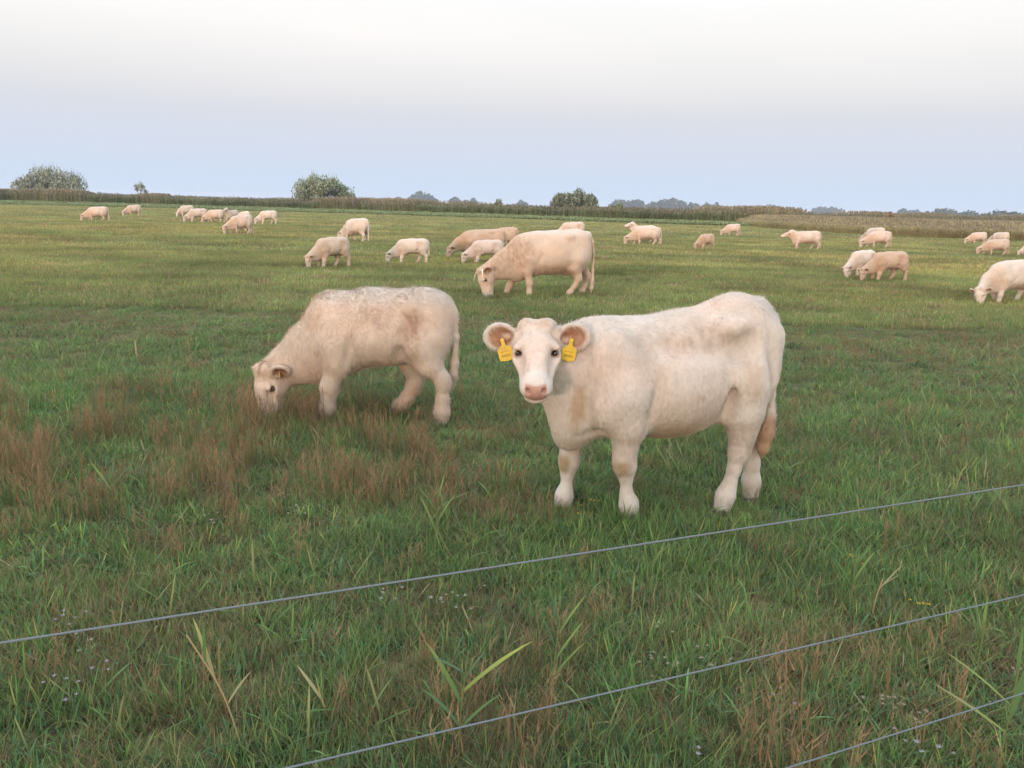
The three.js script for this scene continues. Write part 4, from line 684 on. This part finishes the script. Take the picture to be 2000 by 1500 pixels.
// ---------------------------------------------------------------- single plants near the fence
const plantMat = new THREE.MeshPhysicalMaterial({ vertexColors: true, side: THREE.DoubleSide, roughness: .8, specularIntensity: .3, transmission: .25, thickness: 0 });
function reedShoot(label, px, py, h, leaves, tilt = [0, 0], dry = 0) {
  const b = spot(px, py), g = new THREE.Group(); g.position.set(b[0], height(b[0], b[2]), b[2]);
  const top = new THREE.Vector3(tilt[0], h, tilt[1]), midp = top.clone().multiplyScalar(.5).add(new THREE.Vector3(-tilt[0] * .12, .01, 0)), cv = new THREE.CatmullRomCurve3([new THREE.Vector3(0, -.01, 0), midp, top]);
  const sc = dry > .5 ? [.42, .31, .16] : [.17, .20, .075];
  const sg = new THREE.TubeGeometry(cv, 12, .0024, 6), col = []; for (let i = 0; i < sg.attributes.position.count; i++) col.push(...mix3(sc, [.26, .22, .10], Math.max(0, .5 - sg.attributes.position.getY(i) / h)));
  sg.setAttribute('color', new THREE.Float32BufferAttribute(col, 3)); part('stem', sg, plantMat, g);
  for (const [t, az, len, lean, curl, w, c0, c1] of leaves) { const p = cv.getPoint(t), L = new Leaves(); const n = 7, dx = Math.cos(az * R), dz = -Math.sin(az * R);
    // a lance-shaped leaf folded along its midrib
    let x = p.x, y = p.y, z = p.z; const P = [], T = [];
    for (let k = 0; k <= n; k++) { const u = k / n, a = (lean + curl * u) * R, hw = w * Math.pow(Math.sin(Math.PI * Math.min(1, .16 + .84 * u) ), .75) * .5 * (k === n ? 0.05 : 1); P.push([x, y, z, hw, a, u]); x += dx * Math.sin(a) * len / n; y += Math.cos(a) * len / n; z += dz * Math.sin(a) * len / n; }
    for (const [x, y, z, hw, a, u] of P) { const c = mix3(c0, c1, u), ux = -Math.cos(a) * dx, uy = Math.sin(a), uz = -Math.cos(a) * dz; for (const s of [-1, 0, 1]) { L.p.push(x + -dz * s * hw + ux * Math.abs(s) * hw * .35, y + uy * Math.abs(s) * hw * .35, z + dx * s * hw + uz * Math.abs(s) * hw * .35); L.n.push(ux, uy, uz); L.c.push(...c); } }
    for (let k = 0; k < n; k++) for (const o of [0, 1]) { const i = k * 3 + o; L.i.push(i, i + 1, i + 3, i + 1, i + 4, i + 3); }
    part('leaf', L.build(), plantMat, g);
  }
  return tag(put(g, 'reed_shoot'), label, 'reed', 'reed shoots by the fence');
}
const GR = [.095, .17, .055], YG = [.20, .26, .065], ST = [.28, .235, .12], CG = [.08, .15, .075];
reedShoot('reed shoot with two long yellow-green leaves spread wide at bottom centre', 893, 1500, .40, [[.62, 18, .26, 52, 14, .020, YG, [.30, .33, .08]], [.50, 150, .22, 34, 10, .019, GR, YG], [.32, 160, .17, 40, 30, .015, CG, GR], [.30, 20, .17, 45, 20, .013, GR, GR], [.78, 170, .12, 60, 20, .011, CG, CG], [.72, 30, .11, 35, 15, .010, CG, CG]], [.03, .02]);
reedShoot('slender green reed shoot right of the spread yellow-green one', 1075, 1395, .36, [[.35, 20, .17, 40, 15, .012, GR, YG], [.5, 35, .17, 42, 10, .012, GR, YG], [.62, 160, .16, 22, 12, .013, CG, GR], [.78, 40, .17, 45, 10, .010, GR, YG], [.85, 140, .14, 14, 10, .011, CG, CG]], [.02, 0]);
reedShoot('reed shoot with arching leaves in the bottom right corner', 1945, 1530, .40, [[.65, 155, .24, 52, 10, .018, YG, [.22, .26, .07]], [.42, 150, .24, 62, 8, .018, YG, ST], [.7, 30, .22, 30, 20, .014, GR, GR], [.5, 35, .2, 30, 20, .014, GR, GR], [.85, 60, .18, 20, 12, .011, GR, GR]], [0, .02]);
reedShoot('dry leaning reed stem with straw leaf at bottom left', 478, 1478, .40, [[.62, 140, .20, 32, 5, .013, ST, [.36, .36, .12]], [.75, 110, .14, 10, 10, .010, GR, GR], [.4, 50, .12, 40, 20, .010, ST, ST]], [-.16, .0], 1);
reedShoot('tall thin reed shoot between the grazing calf and the upper wire', 848, 1105, .36, [[.45, 130, .20, 38, 14, .012, GR, YG], [.55, 40, .18, 34, 14, .012, GR, YG], [.72, 150, .17, 38, 20, .011, GR, GR], [.8, 20, .2, 62, 14, .010, CG, GR], [.88, 60, .15, 18, 10, .010, GR, YG]], [.02, 0]);
reedShoot('reed shoot with forked green leaves at left below the rushes', 222, 1010, .22, [[.6, 150, .22, 48, 8, .015, GR, YG], [.7, 40, .20, 40, 10, .013, CG, GR], [.8, 80, .16, 15, 10, .012, CG, CG]], [0, 0]);
reedShoot('leafy reed shoot above the middle wire on the right', 1660, 1195, .26, [[.4, 140, .16, 35, 14, .013, GR, GR], [.5, 30, .17, 40, 14, .013, GR, YG], [.75, 160, .12, 30, 10, .011, GR, GR], [.8, 20, .13, 38, 10, .011, GR, GR]], [0, 0]);
reedShoot('straw coloured dry stalk left of the yellow flower at the right', 1700, 1215, .20, [[.7, 30, .18, 55, 10, .007, ST, ST], [.78, 25, .12, 68, 8, .006, ST, ST]], [.03, 0], 1);
reedShoot('fallen straw leaf right of the dry leaning stem', 640, 1420, .10, [[.8, 150, .15, 48, 4, .013, ST, [.36, .31, .16]]], [-.02, 0], 1);
reedShoot('pale reed leaf pointing up left of the grazing calf', 268, 712, .12, [[.6, 120, .20, 24, 6, .016, ST, [.36, .31, .16]], [.3, 20, .14, 35, 10, .012, GR, GR]], [0, 0], 1);
reedShoot('green reed shoot with upright leaves at the right edge', 1905, 1330, .24, [[.4, 100, .2, 12, 12, .013, GR, GR], [.5, 60, .2, 16, 12, .012, GR, YG], [.6, 130, .18, 22, 14, .012, GR, GR]], [0, 0]);
// sea asters and yellow flowers
function flower(name, label, cat, px, py, seed, n, h, spread, petal, heart, group) {
  const b = spot(px, py), r = rng(seed), g = new THREE.Group(), S = new Leaves(); g.position.set(b[0], height(b[0], b[2]), b[2]);
  for (let i = 0; i < n; i++) {
    const az = r() * 6.28, l = h * (.75 + .4 * r()), x = (r() - .5) * spread * .4, z = (r() - .5) * spread * .4, t = S.blade(x, -.01, z, az, l, .15 + .5 * r() * spread / h, .15, .003, [.09, .10, .05], [.10, .13, .06], 3, .2);
    S.blade(x, l * .3, z, az + 2, .05, .8, .4, .006, [.08, .13, .06], [.08, .13, .06], 2);
    const F = new Leaves(), rad = .008 + .004 * r(), k = 11;
    for (let j = 0; j < k; j++) F.blade(t[0], t[1], t[2], j / k * 6.28 + r() * .3, rad, .9 + .5 * r(), .3, .0042, vary(petal, r, .15), vary(petal, r, .15), 1, .1);
    for (let j = 0; j < 6; j++) F.blade(t[0], t[1] + .001, t[2], j, .004, .5, .2, .004, heart, heart, 1, 0);
    part('flower_head', F.build(), plantMat, g);
  }
  part('stem', S.build(), plantMat, g);
  return tag(put(g, name), label, cat, group);
}
const LILAC = [.42, .37, .52], WHT = [.42, .39, .36], TUFT = [.34, .27, .21], YEL = [.75, .52, .03], HEART = [.45, .30, .05];
const FL = [
  [207, 1306, LILAC, 3, 'pale purple aster standing alone at lower left'], [123, 1340, LILAC, 4, 'lilac aster below left of the lone purple one'], [172, 1366, LILAC, 2, 'two lilac blooms low beside the lower left asters'], [135, 1205, LILAC, 6, 'lilac aster just above the upper wire at far left'], [155, 1245, WHT, 7, 'whitish aster touching the upper wire at far left'],
  [415, 1020, WHT, 7, 'whitish aster below the brown rushes, left of centre'], [440, 945, LILAC, 8, 'aster cluster in the rushes right of the forked reed'], [590, 1000, WHT, 8, 'whitish aster cluster left of the thin reed shoot'], [545, 975, TUFT, 7, 'seed-headed aster beside the whitish cluster left of centre'], [265, 880, TUFT, 8, 'faded aster among the brown rushes at left'],
  [940, 1130, WHT, 2, 'single white bloom just under the upper wire at centre'], [885, 1180, WHT, 11, 'faded aster cluster below the upper wire, left of centre'], [760, 1170, WHT, 6, 'scattered white aster heads below the wire, farther left'], [1298, 1232, WHT, 3, 'small white aster between the upper and middle wires'],
  [1290, 1300, TUFT, 10, 'tan seed-headed aster left of the middle wire crossing'], [1378, 1285, TUFT, 9, 'tan seed-headed aster resting under the middle wire'], [1728, 1375, TUFT, 7, 'pale seed-headed aster in the dark grass at lower right'], [1768, 1400, TUFT, 7, 'second seed-headed aster beside the pale one at lower right'], [1985, 1322, TUFT, 5, 'seed-headed aster at the right edge above the lowest wire'],
  [1402, 1490, LILAC, 4, 'lilac aster at the bottom edge right of centre'], [1775, 1455, LILAC, 3, 'lilac aster just above the lowest wire'], [1810, 1475, LILAC, 3, 'lilac aster just under the lowest wire'], [1525, 1385, LILAC, 4, 'lilac aster below the middle wire right of centre']];
FL.forEach(([px, py, c, n, label], i) => { const d = -spot(px, py)[2]; flower('aster_plant', label, 'aster', px, py + 40 * 2.5 / d, 700 + i, n, .11, .10 * (n > 6 ? 1.5 : 1), c, c === TUFT ? [.5, .4, .3] : HEART, 'asters in the grass'); });
[[1160, 995, 3, 'yellow flower between the front hooves of the standing calf'], [1140, 1018, 2, 'yellow flower in front of the left foreleg of the standing calf'], [1672, 1108, 3, 'yellow flower between the upper and middle wires at right'], [1795, 1196, 4, 'yellow flower just above the middle wire at right']].forEach(([px, py, n, label], i) => { const d = -spot(px, py)[2]; flower('yellow_flower', label, 'flower', px, py + 30 * 2.5 / d, 800 + i, n, .12, .05, YEL, [.6, .36, .02], 'yellow flowers in the grass'); });

renderer.render(scene, camera);
